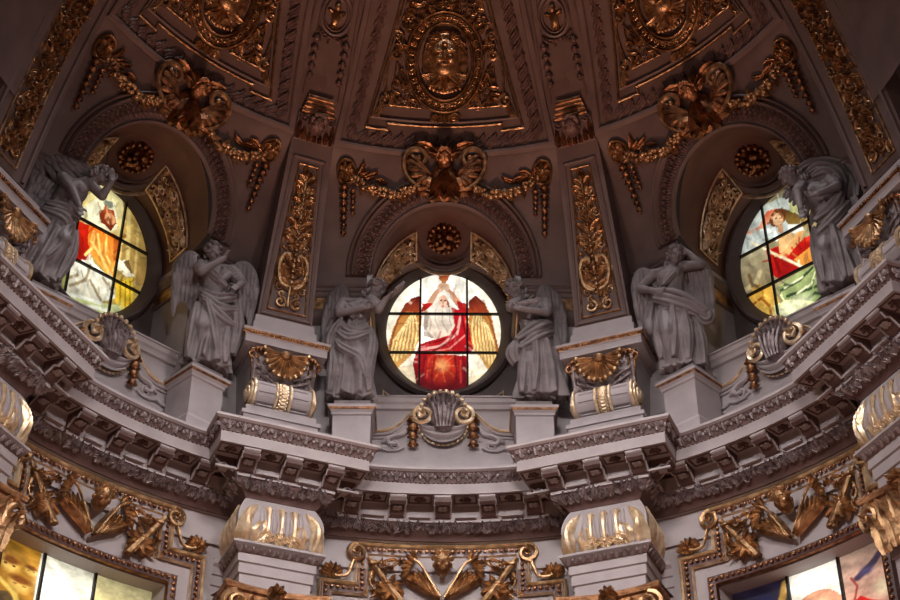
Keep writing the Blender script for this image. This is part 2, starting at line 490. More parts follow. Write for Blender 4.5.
def P_folds(U, V, C, k, ph, ang, amp):
    q = sin(ang) * U + cos(ang) * V
    s = np.sin(k * q + ph + 2.3 * np.sin(3.1 * U + ph) + 1.7 * np.sin(4.3 * V + 2 * ph))
    rg = np.random.RandomState(int(k * 10 + ph * 7))          # brushwork of the glass painter
    for n_, a_ in ((9, .10), (26, .12), (60, .10)):
        g_ = rg.rand(n_ + 2, n_ + 2); x = (U + 1) / 2 * n_; y = (V + 1) / 2 * n_
        x = np.clip(x, 0, n_ + .99); y = np.clip(y, 0, n_ + .99); i = x.astype(int); j = y.astype(int); fx, fy = x - i, y - j
        v_ = g_[i, j] * (1 - fx) * (1 - fy) + g_[np.minimum(i + 1, n_ + 1), j] * fx * (1 - fy) + g_[i, np.minimum(j + 1, n_ + 1)] * (1 - fx) * fy + g_[np.minimum(i + 1, n_ + 1), np.minimum(j + 1, n_ + 1)] * fx * fy
        C *= (1 + a_ * 2 * (v_ - .5))[..., None]
    if V.shape[1] > 130:                                       # brush strokes along the folds
        for q in range(170):
            a = rg.uniform(-.85, .85); b = rg.uniform(-.85, .85); i = int((a + 1) / 2 * (U.shape[0] - 1)); j = int((b + 1) / 2 * (U.shape[1] - 1))
            t_ = ang + 1.2 * np.sin(2.5 * a + ph) + rg.uniform(-.6, .6); l_ = rg.uniform(.05, .16)
            P_line(U, V, C, [(a, b), (a + l_ * cos(t_), b + l_ * sin(t_))], rg.uniform(.014, .03), C[i, j] * rg.choice((.72, .84, 1.2)), .4 if k > 21.5 else .7)
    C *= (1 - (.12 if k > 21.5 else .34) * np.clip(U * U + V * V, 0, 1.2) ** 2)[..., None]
    C *= (1 + amp * s)[..., None]

def pic_centre(U, V, C):
    c = lambda *a: [((x * .2333 - 64) / 57, (72 - .2333 * y) / 58.5) for x, y in a]
    C[:] = (1.08, 1.0, .84); P_ell(U, V, C, 0, .3, .95, .95, (1.18, 1.16, 1.08), .6)
    P_poly(U, V, C, c((20, 470), (180, 440), (185, 560), (60, 560)), (.86, .74, .55), .8)
    P_poly(U, V, C, c((370, 500), (470, 470), (520, 560), (370, 580)), (.9, .78, .58), .8)
    for X, w in ((((170, 165), (125, 185), (88, 240), (62, 300), (45, 370), (52, 440), (75, 472), (110, 440), (150, 400), (178, 330), (182, 240)), -1), (((385, 175), (410, 157), (450, 190), (478, 250), (490, 320), (506, 390), (500, 460), (468, 492), (430, 420), (392, 380), (378, 260)), 1)):
        P_poly(U, V, C, c(*X), (.62, .30, .10), 1, (.80, .52, .22))
    for i in range(7):
        x = 172 - i * 16; P_line(U, V, C, c((150 - i * 7, 215 + 12 * i), (x - 8, 300 + 8 * i), (x - 18 - i * 2, 380 + 13 * i)), .018, (1, .86, .5))
        x = 385 + i * 15; P_line(U, V, C, c((405 + i * 9, 212 + 12 * i), (x + 8, 300 + 10 * i), (x + 18, 380 + 16 * i)), .018, (1, .86, .5))
    P_poly(U, V, C, c((174, 158), (140, 168), (112, 192), (86, 240), (120, 225), (178, 238)), (.24, .03, .04), 1, (.55, .16, .07))
    P_poly(U, V, C, c((382, 178), (410, 155), (445, 185), (464, 235), (430, 232), (376, 236)), (.28, .04, .04), 1, (.55, .16, .07))
    P_poly(U, V, C, c((255, 112), (282, 125), (222, 218), (188, 208)), (.80, .52, .36)); P_poly(U, V, C, c((278, 112), (302, 128), (366, 205), (345, 226), (290, 150)), (.74, .44, .30))
    P_poly(U, V, C, c((186, 192), (226, 190), (222, 222), (178, 226)), (.62, .05, .05)); P_poly(U, V, C, c((330, 178), (376, 195), (372, 232), (338, 226)), (.62, .05, .06))
    P_poly(U, V, C, c((250, 66), (299, 66), (292, 88), (284, 98), (266, 98), (256, 88)), (.45, .10, .05), 1, (.75, .40, .18)); P_poly(U, V, C, c((268, 98), (281, 98), (284, 112), (264, 112)), (.5, .2, .1))
    P_ell(U, V, C, *c((274, 120))[0], .11, .075, (.85, .62, .46))
    P_poly(U, V, C, c((225, 200), (250, 148), (276, 132), (300, 148), (308, 190), (330, 215), (325, 300), (300, 336), (220, 342), (185, 285), (195, 225)), (.98, .93, .85), 1, (.86, .74, .62))
    P_poly(U, V, C, c((192, 230), (212, 240), (205, 300), (236, 340), (190, 330)), (.45, .36, .3), .7)
    P_ell(U, V, C, *c((272, 184))[0], .085, .115, (.86, .60, .45)); P_poly(U, V, C, c((287, 176), (296, 180), (302, 208), (292, 206)), (.42, .20, .15))
    for x in (263, 281): P_ell(U, V, C, *c((x, 178))[0], .022, .014, (.25, .1, .08))
    P_line(U, V, C, c((266, 203), (278, 203)), .012, (.6, .15, .12)); P_line(U, V, C, c((272, 182), (270, 193)), .008, (.6, .35, .25))
    P_poly(U, V, C, c((308, 206), (372, 234), (388, 330), (397, 385), (382, 404), (160, 404), (178, 362), (236, 344), (300, 325), (322, 288)), (.72, .04, .07), 1, (.58, .03, .05))
    P_line(U, V, C, c((180, 386), (260, 372), (330, 320), (345, 250)), .03, (1., .62, .55)); P_line(U, V, C, c((200, 398), (300, 382), (372, 320)), .02, (.95, .4, .36)); P_line(U, V, C, c((186, 366), (250, 352), (305, 332)), .014, (.35, .0, .02))
    P_poly(U, V, C, c((160, 404), (148, 440), (172, 570), (374, 575), (378, 410)), (.55, .03, .05), 1, (.16, .01, .03))
    P_ell(U, V, C, *c((268, 455))[0], .36, .34, (.85, .16, .06), 1.); P_ell(U, V, C, *c((268, 450))[0], .16, .15, (1., .66, .36), 1.)
    for k in range(9): P_line(U, V, C, [c((268, 452))[0], (c((268, 452))[0][0] + .26 * cos(k * .7), c((268, 452))[0][1] + .26 * sin(k * .7))], .012, (1, .5, .2), .35)
    for a in (((205, 230), (222, 270), (215, 320)), ((240, 215), (238, 260), (255, 300)), ((270, 225), (268, 270), (290, 310)), ((300, 215), (300, 260), (310, 300))): P_line(U, V, C, c(*a), .014, (.62, .50, .42), .7)
    for a in (((200, 405), (190, 470), (200, 550)), ((240, 420), (226, 490), (232, 560)), ((320, 410), (330, 480), (320, 560)), ((355, 410), (362, 480), (352, 560)), ((350, 240), (362, 300), (380, 380)), ((330, 300), (290, 360), (230, 392))): P_line(U, V, C, c(*a), .022, (.26, .01, .03), .7)
    for a in (((215, 420), (206, 500)), ((345, 430), (346, 520)), ((365, 250), (376, 330))): P_line(U, V, C, c(*a), .016, (.95, .22, .16), .6)
    for s_, pts in ((-1, ((150, 180), (112, 215), (84, 260), (62, 330), (50, 400))), (1, ((408, 172), (445, 208), (470, 262), (488, 330), (500, 400)))): P_line(U, V, C, c(*pts), .02, (.40, .14, .06), .8)
    P_folds(U, V, C, 22, .4, .9, .06); return C

def pic_left(U, V, C):
    c = lambda *a: [LQ(x, y) for x, y in a]
    C[:] = (.62, .48, .20); P_poly(U, V, C, c((250, 20), (340, 90), (318, 330), (200, 300), (150, 100)), (.95, .88, .55), 1, (.80, .62, .25))
    P_poly(U, V, C, c((330, 90), (440, 200), (440, 420), (320, 420)), (.66, .50, .20), 1, (.50, .34, .14)); P_line(U, V, C, c((352, 130), (345, 400)), .05, (.82, .68, .34)); P_line(U, V, C, c((390, 170), (372, 420)), .03, (.74, .6, .3))
    P_poly(U, V, C, c((240, 70), (300, 95), (305, 200), (270, 210), (170, 170), (150, 130)), (.97, .93, .70))
    P_poly(U, V, C, c((248, 84), (290, 92), (300, 112), (262, 120)), (.30, .33, .26), .8)
    P_poly(U, V, C, c((232, 128), (268, 116), (296, 130), (302, 178), (280, 206), (262, 186), (240, 172)), (.55, .15, .05), 1, (.34, .08, .03)); P_ell(U, V, C, *LQ(278, 160), .10, .09, (.80, .48, .28))
    P_poly(U, V, C, c((145, 165), (205, 185), (225, 250), (190, 320), (110, 330), (60, 340), (60, 300), (125, 280)), (.72, .06, .02), 1, (.42, .03, .02))
    P_poly(U, V, C, c((195, 180), (302, 222), (306, 300), (286, 402), (240, 345), (205, 300), (190, 250)), (.86, .30, .05), 1, (.95, .58, .16))
    for a in (((205, 250), (250, 320), (285, 395)), ((230, 220), (238, 290), (260, 350)), ((262, 225), (262, 300), (290, 360)), ((180, 300), (210, 270), (215, 210))): P_line(U, V, C, c(*a), .03, (1., .82, .34))
    P_poly(U, V, C, c((292, 220), (316, 230), (308, 330), (290, 330)), (.55, .20, .05))
    P_poly(U, V, C, c((40, 400), (70, 350), (130, 320), (160, 345), (100, 460), (60, 440)), (.62, .62, .25), 1, (.45, .46, .20))
    P_poly(U, V, C, c((112, 330), (200, 318), (282, 395), (305, 470), (236, 486), (100, 450)), (.95, .92, .80), 1, (.80, .76, .62))
    for a in (((120, 420), (180, 400), (200, 340)), ((200, 400), (225, 450), (240, 476)), ((250, 390), (290, 450)), ((110, 390), (150, 380))): P_line(U, V, C, c(*a), .03, (.50, .42, .28))
    P_poly(U, V, C, c((306, 310), (330, 330), (376, 384), (340, 386), (300, 350)), (.97, .90, .72)); P_poly(U, V, C, c((322, 320), (352, 320), (366, 380)), (.30, .22, .10))
    P_poly(U, V, C, c((300, 410), (366, 386), (368, 520), (330, 556), (296, 480)), (.98, .76, .12), 1, (.90, .66, .10)); 
    for x in (318, 338, 356): P_line(U, V, C, c((x, 405), (x - 2, 530)), .018, (.58, .38, .05))
    P_poly(U, V, C, c((60, 420), (110, 456), (240, 486), (320, 500), (320, 570), (180, 540), (60, 460)), (.86, .88, .55), 1, (.66, .70, .36))
    for a in (((90, 450), (180, 470), (240, 490)), ((150, 500), (220, 505), (270, 520))): P_line(U, V, C, c(*a), .035, (.97, .97, .84))
    P_folds(U, V, C, 20, 1.4, .5, .1); return C

def pic_right(U, V, C):
    c = lambda *a: [RQ(x, y) for x, y in a]
    C[:] = (.55, .48, .30); P_poly(U, V, C, c((30, 320), (60, 220), (130, 110), (240, 60), (300, 100), (290, 180), (160, 250)), (.80, .84, .76), 1, (.70, .74, .70))
    P_poly(U, V, C, c((60, 215), (120, 190), (150, 130), (190, 118), (170, 165), (130, 205), (90, 220)), (.80, .24, .12), 1, (.90, .56, .40)); P_line(U, V, C, c((150, 210), (180, 200), (190, 240)), .04, (.95, .96, .90))
    P_poly(U, V, C, c((222, 120), (260, 132), (300, 165), (310, 190), (240, 190), (214, 150)), (.26, .16, .06), 1, (.50, .36, .12)); P_poly(U, V, C, c((240, 80), (290, 100), (280, 140), (240, 130)), (.62, .62, .36))
    P_poly(U, V, C, c((45, 310), (150, 260), (170, 420), (66, 466)), (.60, .54, .38), 1, (.40, .32, .20)); P_line(U, V, C, c((66, 440), (110, 410), (122, 370)), .06, (.72, .62, .4)); P_line(U, V, C, c((80, 380), (95, 420), (150, 440)), .04, (.3, .22, .12))
    P_poly(U, V, C, c((148, 286), (200, 262), (260, 262), (322, 222), (350, 250), (348, 300), (282, 352), (206, 396), (174, 380)), (.72, .05, .03), 1, (.50, .03, .03)); P_poly(U, V, C, c((258, 318), (330, 262), (346, 262), (346, 318), (292, 346)), (.95, .50, .16))
    P_line(U, V, C, c((300, 240), (340, 235)), .05, (.85, .12, .06)); P_line(U, V, C, c((180, 300), (200, 370)), .04, (.35, .02, .02))
    P_poly(U, V, C, c((196, 236), (240, 208), (266, 252), (240, 300), (200, 292)), (.88, .62, .34))
    P_poly(U, V, C, c((232, 180), (286, 178), (300, 205), (262, 218), (236, 212)), (.97, .95, .86)); P_poly(U, V, C, c((262, 214), (298, 200), (286, 244), (222, 318), (196, 306), (248, 256)), (.86, .56, .28))
    P_ell(U, V, C, *RQ(194, 154), .16, .14, (.30, .13, .05)); P_ell(U, V, C, *RQ(196, 160), .105, .105, (.90, .64, .42)); P_poly(U, V, C, c((192, 180), (212, 182), (216, 214), (196, 214)), (.80, .52, .32))
    for x in (188, 203): P_ell(U, V, C, *RQ(x, 156), .02, .014, (.22, .1, .05))
    P_line(U, V, C, c((90, 252), (205, 308), (298, 350)), .026, (1., .9, .66))
    P_poly(U, V, C, c((196, 424), (280, 366), (346, 334), (376, 450), (350, 500), (286, 474), (206, 474)), (.60, .66, .34), 1, (.42, .52, .26))
    for a in (((206, 440), (280, 400), (330, 350)), ((230, 462), (300, 440), (356, 420)), ((300, 480), (340, 450), (366, 452))): P_line(U, V, C, c(*a), .03, (.12, .18, .10))
    for a in (((220, 430), (290, 388)), ((270, 452), (330, 410))): P_line(U, V, C, c(*a), .025, (.92, .92, .66))
    P_poly(U, V, C, c((66, 470), (170, 420), (200, 480), (190, 560), (110, 540)), (.88, .58, .16), 1, (.95, .72, .26)); P_line(U, V, C, c((90, 500), (130, 470), (160, 500), (170, 540)), .03, (.5, .24, .06))
    P_poly(U, V, C, c((176, 500), (240, 474), (372, 486), (350, 540), (200, 575)), (1., 1., .62)); P_ell(U, V, C, *RQ(250, 505), .45, .16, (1.2, 1.2, .9), .8)
    P_folds(U, V, C, 21, 2.4, 1.2, .1); return C

def win_glass(mb_name, fn, root, N=150, Mv=180):
    C = np.clip(painter(N, Mv, fn), 0, 1.3) ** 1.55; vs = []; fs = []; col = []
    idx = -np.ones((N + 1, Mv + 1), int)
    # polar-clamped grid: squares mapped onto the ellipse so the rim is smooth
    for i in range(N + 1):
        for j in range(Mv + 1):
            u, v = -1 + 2 * i / N, -1 + 2 * j / Mv
            idx[i, j] = len(vs); x = u * sqrt(1 - v * v / 2); y = v * sqrt(1 - u * u / 2)
            vs.append((x * GA * 1.02, 9.985, ZC + y * GB * 1.02)); 
            a = min(N, max(0, round((x + 1) / 2 * N))); b = min(Mv, max(0, round((y + 1) / 2 * Mv))); col.append(C[a, b])
    for i in range(N):
        for j in range(Mv): fs.append((idx[i, j], idx[i + 1, j], idx[i + 1, j + 1], idx[i, j + 1]))
    o = MB().add(vs, fs).obj('stained_glass', 'glass', root, smooth=0)
    at = o.data.color_attributes.new('picture', 'FLOAT_COLOR', 'POINT')
    at.data.foreach_set('color', np.clip(np.c_[np.array(col), np.ones(len(col))], 0, 1.4).ravel())
    return o

def round_window(A, fn, label, k):
    w = thing('window_%d' % k, label, 'window', (0, 9.98, 17.9), A, None, 'structure')
    win_glass('g', fn, w)
    mb = MB(); n = 56
    prof = [(1.56, 1.80, 9.90), (1.50, 1.76, 9.80), (1.42, 1.72, 9.80), (1.36, 1.66, 9.86), (1.27, 1.58, 9.94), (1.24, 1.55, 10.0)]
    grid(mb, lambda u, v: (lambda p, a: (p[0] * cos(a), p[2], ZC + p[1] * sin(a)))(prof[min(5, round(v * 5))], 2 * PI * u), n, 5, closed_u=True)
    mb.obj('window_frame', 'dark', w)
    for s in (-1, 1):
        mb = MB(); q = sqrt(1 - (.515 / GA) ** 2) * GB; box(mb, s * .515 - .022, s * .515 + .022, 9.93, 9.98, ZC - q, ZC + q); mb.obj('glazing_bar', 'iron', w)
    for z in (20.14, 19.11):
        mb = MB(); q = sqrt(1 - ((z - ZC) / GB) ** 2) * GA; box(mb, -q, q, 9.93, 9.98, z - .025, z + .025); mb.obj('glazing_bar', 'iron', w)
    return w
def _hq(h):
    def f(x, y):
        w = h[6] * x + h[7] * y + 1
        return ((h[0] * x + h[1] * y + h[2]) / w, (h[3] * x + h[4] * y + h[5]) / w)
    return f
# the two side pictures were drawn on slanted sketches: flatten them onto their window plane
LQ = _hq((.0044146, .0007672, -1.183, .0019931, -.003744, .55287, -.00015797, 9.2528e-05))
RQ = _hq((.0047996, -.00078585, -.96939, -.0021229, -.0040775, 1.6657, .00016905, .00010188))
round_window(0, pic_centre, 'round stained-glass window of a red-robed winged figure raising a cup', 1)
round_window(-45, pic_left, 'round stained-glass window of a kneeling figure in red and orange cloak over white drapery', 2)
round_window(45, pic_right, 'round stained-glass window of a figure in red with a staff and green drapery', 3)

# ================================================================ ENTABLATURE
EGG = [(0, 13.70), (.03, 13.70), (.03, 13.785), (.07, 13.80)]
COR = [(.27, 14.04), (.30, 14.04), (.30, 14.385), (.77, 14.385), (.77, 14.60), (.79, 14.61)]
TOPC = [(.87, 14.80), (.914, 14.83), (.914, 14.877), (-.5, 14.90)]
def seg_frames(path, d):
    """frames along a plan path pushed out by d: list of (length, fn(x along, y=z, h outward))"""
    q = offset_path(path, d); out = []
    for a, b in zip(q, q[1:]):
        e = Vector(b) - Vector(a); L = e.length
        if L < 1e-6: continue
        e /= L; nrm = Vector((e.y, -e.x))
        out.append((L, lambda x, y, h, a=a, e=e, nrm=nrm: (a[0] + e.x * x + nrm.x * h, a[1] + e.y * x + nrm.y * h, y)))
    return out
def along(path, d, step):
    """evenly spaced frames centred on every straight stretch longer than a step, or along an arc"""
    segs = seg_frames(path, d); out = []
    if len(segs) > 6:
        tot = sum(s[0] for s in segs); n = max(1, round(tot / step)); 
        for i in range(n):
            s = (i + .5) * tot / n
            for L, f in segs:
                if s <= L: out.append((lambda x, y, h, f=f, s=s: f(x + s, y, h))); break
                s -= L
        return out
    for L, f in segs:
        n = max(1, round(L / step))
        for i in range(n): out.append(lambda x, y, h, f=f, s=(i + .5) * L / n: f(x + s, y, h))
    return out
def cyma_band(root, path, nm='leaf_moulding'):
    mb = MB(); sweep(mb, path, [(.79, 14.61), (.80, 14.64), (.81, 14.68), (.83, 14.74), (.85, 14.78), (.87, 14.80)])
    g = mb.obj('moulding_ground', 'brown', root)
    mb = MB()
    for k, f in enumerate(along(path, .80, .30)):
        fr = lambda x, y, h, f=f: f(x, y, h + .3 * (y - 14.62) * .6)
        leaf(mb, 0, 14.625, PI / 2, .17, .13, .055, 0, 2, fr, .5, .0, 5)
        leaf(mb, -.10, 14.78, -PI / 2 + .5, .13, .1, .045, .8, 1, fr, .4, .01, 4); leaf(mb, .10, 14.78, -PI / 2 - .5, .13, .1, .045, -.8, 1, fr, .4, .01, 4)
        ell(mb, (.15, 14.70, .02), (.03, .05, .03), None, 6, 4, fr)
    mb.obj('leaf_relief', 'silver', root)
    mb = MB()
    for f in along(path, .775, .085): ell(mb, (0, 14.615, .0), (.026, .026, .03), None, 5, 4, f)
    mb.obj('bead_row', 'brown', root)
def egg_band(root, path, seed):
    mb = MB(); sweep(mb, path, [(0, 13.775), (.045, 13.775), (.05, 13.79), (.075, 13.82), (.12, 13.87), (.2, 13.92), (.25, 13.99), (.27, 14.04)])
    mb.obj('moulding_ground', 'brown', root)
    mb = MB(); rg = random.Random(seed)
    for f in along(path, .19, .125):
        fr = lambda x, y, h, f=f: f(x, y, h + .75 * (y - 13.93))
        for q in range(5):
            leaf(mb, rg.uniform(-.07, .07), rg.uniform(13.86, 13.97), PI / 2 + rg.uniform(-1.3, 1.3), rg.uniform(.09, .14), rg.uniform(.055, .085), .05, rg.uniform(-1.2, 1.2), 2, fr, 1.0, .015, 4)
    mb.obj('leaf_relief', 'silver', root)
def modillion(root, f, w=.15):
    mb = MB()
    prof = [(.32, 14.385), (.70, 14.385), (.72, 14.33), (.70, 14.26), (.64, 14.22), (.58, 14.235), (.54, 14.27), (.48, 14.23), (.42, 14.14), (.32, 14.10)]
    n = len(prof); vs = [f(s * w, z, d - .32) for s in (-1, 1) for d, z in prof]
    mb.add(vs, [tuple(range(n)), tuple(range(n, 2 * n))[::-1]] + [(i, (i + 1) % n, n + (i + 1) % n, n + i) for i in range(n)])
    o = mb.obj('modillion', 'brown', root)
    mb = MB()   # pale scroll lip
    v2 = [f(s * w * 1.02, z, d - .31) for s in (-1, 1) for d, z in ((.68, 14.375), (.735, 14.375), (.735, 14.34), (.71, 14.32))]
    mb.add(v2, [(0, 1, 2, 3), (4, 7, 6, 5)] + [(i, (i + 1) % 4, 4 + (i + 1) % 4, 4 + i) for i in range(4)])
    for s in (-1, 1): tube(mb, [f(s * w, z, d - .32) for d, z in ((.70, 14.30), (.62, 14.225), (.53, 14.255), (.45, 14.19), (.36, 14.115))], .022, 5)
    leaf(mb, 0, .60, -PI / 2, .22, .2, .04, 0, 2, lambda x, y, h: f(x, 14.215 - h, y - .32), .4, 0, 5)
    mb.obj('scroll_lip', 'stone', o)
def soffit_rose(root, f):
    mb = MB(); fr = lambda x, y, h: f(x, 14.385 - h, y + .24)
    rosette(mb, 0, 0, .11, .05, 6, fr); border(mb, [(-.2, -.14), (.2, -.14), (.2, .14), (-.2, .14)], .03, .025, fr)
    mb.obj('soffit_rosette', 'brown', root)
def entab(root, path, mods, roses, seed):
    mb = MB(); sweep(mb, path, COR); sweep(mb, path, TOPC); mb.obj('corona', 'stone', root)
    cyma_band(root, path); egg_band(root, path, seed)
    for f in mods: modillion(root, f)
    for f in roses: soffit_rose(root, f)
    for f in roses:                              # raised strip between the modillions
        mb = MB(); prism(mb, [(-.20, 14.10), (.20, 14.10), (.20, 14.14), (-.20, 14.14)], 0, .06, f); mb.obj('dentil_strip', 'stone', root)

# --- straight blocks standing forward over the piers
def rib_block(A):
    w, rf, rb = .628, 7.657, 8.9
    path = [(-w, rb), (-w, rf), (w, rf), (w, rb)]
    b = thing('entablature_block', LB(A), 'cornice', (0, rf, 12.05), A, 'entablature blocks over the piers')
    fF = lambda t: (lambda x, y, h: (t + x, rf - .32 - h, y))
    fS = lambda s, r: (lambda x, y, h: (s * (w + .32 + h), r + x, y))
    entab(b, path, [fF(t) for t in (-.79, 0, .79)] + [fS(s, r) for s in (-1, 1) for r in (7.55, 8.3)], [fF(t) for t in (-.4, .4, -1.15, 1.15)] + [fS(s, r) for s in (-1, 1) for r in (7.92,)], 5)
    # swelling frieze
    mb = MB(); pul = [(.17 * sin(PI * (.04 + .92 * i / 10)) , 12.86 + .92 * i / 10) for i in range(11)]
    sweep(mb, path, pul); mb.obj('swelling_frieze', 'stone', b)
    mb = MB()
    def fz(x, y, h):
        q = (y - 12.86) / .92; return (x, rf - .17 * sin(PI * (.04 + .92 * min(1, max(0, q)))) - h, y)
    def fzs(s): return lambda x, y, h: (s * (w + .17 * sin(PI * (.04 + .92 * min(1, max(0, (y - 12.86) / .92)))) + h), rf + x, y)
    for s in (-1, 1):
        for k in range(4): leaf(mb, s * (.76 - .05 * k), 12.9, PI / 2 - s * (-.35 + .3 * k) * .5, .80 - .1 * k, .22, .06, s * .5, 4, fz, .3, .015 * k, 8)
        leaf(mb, s * .40, 12.9, PI / 2, .42, .3, .05, s * .6, 3, fz, .8); leaf(mb, s * .42, 12.9, PI / 2 + s * .5, .3, .2, .06, s, 3, fz, .8)
        for k in range(4): leaf(mb, .12 + .27 * k, 12.9, PI / 2, .74, .3, .06, .3, 4, fzs(s), .3, 0, 7)
    for x in (-.24, 0, .24):
        tube(mb, [(x, 12.95 + .62 * q / 6, .02) for q in range(7)], [.05, .045, .04, .035, .035, .05, .06], 6, fz)
        rosette(mb, x, 13.56, .075, .05, 5, fz); rosette(mb, x, 13.0, .13, .07, 6, fz)
        volute(mb, x + .1, 13.0, .07, 0, 1.2, 1, .018, .05, fz, True, 12)
    mb.obj('gilded_acanthus', 'palegold', b, label='gilded acanthus and fluted stems on the swelling frieze')
    mb = MB()
    for x in (-.36, -.12, .12, .36): ell(mb, (x, 13.30, 0), (.055, .33, .05), None, 8, 8, fz)
    mb.obj('frieze_flute', 'stone', b)
    # architrave
    mb = MB(); sweep(mb, path, [(0, 12.88), (.21, 12.85), (.22, 12.80), (.17, 12.77)]); sweep(mb, path, [(.10, 12.66), (.09, 12.66), (.09, 12.5), (.055, 12.48), (.055, 12.3), (.02, 12.28), (.02, 12.02)]); mb.obj('architrave', 'stone', b)
    mb = MB(); sweep(mb, path, [(.17, 12.77), (.15, 12.71), (.10, 12.66)]); mb.obj('moulding_ground', 'brown', b)
    mb = MB()
    for f in along(path, .11, .15):
        fr = lambda x, y, h, f=f: f(x, y, h + .6 * (y - 12.66))
        leaf(mb, -.05, 12.66, PI / 2 - .5, .12, .08, .035, .5, 2, fr, .5, .005, 4); ell(mb, (.05, 12.73, .0), (.03, .035, .03), None, 6, 4, fr)
    mb.obj('leaf_relief', 'silver', b)
    return b
LB = lambda A: {-22.5: 'grey entablature block over the pier left of the centre window, gilded swelling frieze below', 22.5: 'grey entablature block over the pier right of the centre window, gilded swelling frieze below',
                -67.5: 'dark entablature block slanting in at the far left edge', 67.5: 'dark entablature block slanting in at the far right edge'}[A]
blk = rib_block(-22.5)
for a in (22.5, -67.5, 67.5): dup(blk, a, LB(a))

# --- curved entablature of the bays
def bay_cornice(A):
    path = ring_arc(8.5, -18.4, 18.4, 24)
    b = thing('bay_cornice', {0: 'curved grey cornice with modillions below the centre window', -45: 'curved grey cornice with modillions below the left round window', 45: 'curved grey cornice with modillions below the right round window'}[A], 'cornice', (0, 8.5, 13.7), A, 'curved cornices of the bays')
    fa = lambda az: (lambda x, y, h: ((8.18 - h) * sin(radians(az)) + x * cos(radians(az)), (8.18 - h) * cos(radians(az)) - x * sin(radians(az)), y))
    st = math.degrees(.84 / 7.9)
    entab(b, path, [fa(st * k) for k in (-2, -1, 0, 1, 2)], [fa(st * (k + .5)) for k in (-2, -1, 0, 1)], 9)
    mb = MB(); sweep(mb, path, [(0, 13.78), (-.06, 13.77), (-.06, 13.2)]); 
    for lo, hi in ((-18.4, -16.2), (16.2, 18.4)): sweep(mb, ring_arc(8.5, lo, hi, 3), [(-.02, 12.9), (.05, 12.88), (.05, 12.8), (0, 12.74), (0, 12.6), (-.03, 12.58), (-.03, 12.4), (-.06, 12.38), (-.06, 12)])
    mb.obj('architrave', 'stone', b)
    return b
bc = bay_cornice(0)
for a in (-45, 45):
    dup(bc, a, {-45: 'curved grey cornice with modillions below the left round window', 45: 'curved grey cornice with modillions below the right round window'}[a])

# ================================================================ ATTIC UNDER THE ROUND WINDOWS
def on(A): return {0: 'the centre round window', -45: 'the left round window', 45: 'the right round window'}[A]
def copies(f, lab, angs=(-45, 45)):
    """build in bay 0, then copy to the side bays with their own labels"""
    o = f(lab(0))
    for a in angs: dup(o, a, lab(a))
    return o

def attic_cap(lab):
    mb = MB(); sweep(mb, [(-1.56, 8.97), (1.56, 8.97)], [(0, 17.0), (.05, 17.02), (.05, 17.12), (.09, 17.16), (.09, 17.26), (.12, 17.27), (.12, 17.30), (-1.0, 17.30)])
    sweep(mb, [(-1.56, 8.97), (1.56, 8.97)], [(.0, 15.9), (.05, 15.88), (.05, 15.76), (.09, 15.74), (.09, 14.9)])
    return tag(mb.obj('ledge_moulding', 'stone', None, 0, (0, 8.97, 14.9)), lab, 'moulding', 'attic ledges under the round windows')
copies(attic_cap, lambda A: 'plain grey stone ledge moulding under ' + on(A))

def pediment(lab, s):
    t = thing('scroll_pediment', lab, 'moulding', (s * 1.1, 8.97, 16.4), 0, 'scrolled pediment halves of the attic'); f = FV(8.97)
    p = [(q.x * s, q.y) for q in spline([(1.56, 16.50), (1.25, 16.50), (1.05, 16.54), (.85, 16.68), (.68, 16.88), (.5, 17.0), (.34, 17.0)], 6)]
    mb = MB(); border(mb, p, .07, .09, f, False); mb.obj('gilded_edge', 'palegold', t, label='gilded upper edge')
    mb = MB(); border(mb, [(x, y - .07) for x, y in p], .08, .06, f, False); border(mb, [(x, y - .15) for x, y in p], .06, .04, f, False); mb.obj('scroll_moulding', 'stone', t)
    mb = MB()
    tube(mb, [(x * s, y, .05) for x, y in [(q.x, q.y) for q in spline([(.72, 16.60), (.80, 16.42), (.98, 16.38), (1.1, 16.3), (1.06, 16.2), (.92, 16.2)], 5)]], .045, 6, f)
    volute(mb, s * .98, 16.16, .1, PI / 2, 1.1, s, .03, .05, f, False, 14)
    tube(mb, [(x * s, y, .03) for x, y in ((.78, 16.12), (.9, 16.05), (1.1, 16.04), (1.24, 16.1), (1.36, 16.04), (1.5, 16.06))], .03, 6, f)
    leaf(mb, s * .74, 16.62, -PI / 2 + s * .5, .42, .2, .08, s * .9, 3, f); leaf(mb, s * .98, 16.36, -s * .2 if s > 0 else PI + .2, .3, .12, .06, -s * .8, 2, f)
    mb.obj('tendril', 'stone', t)
    return t
for s in (-1, 1): copies(lambda lab: pediment(lab, s), lambda A: 'gold-edged scrolled pediment half, %s side below %s' % ('left' if s < 0 else 'right', on(A)))

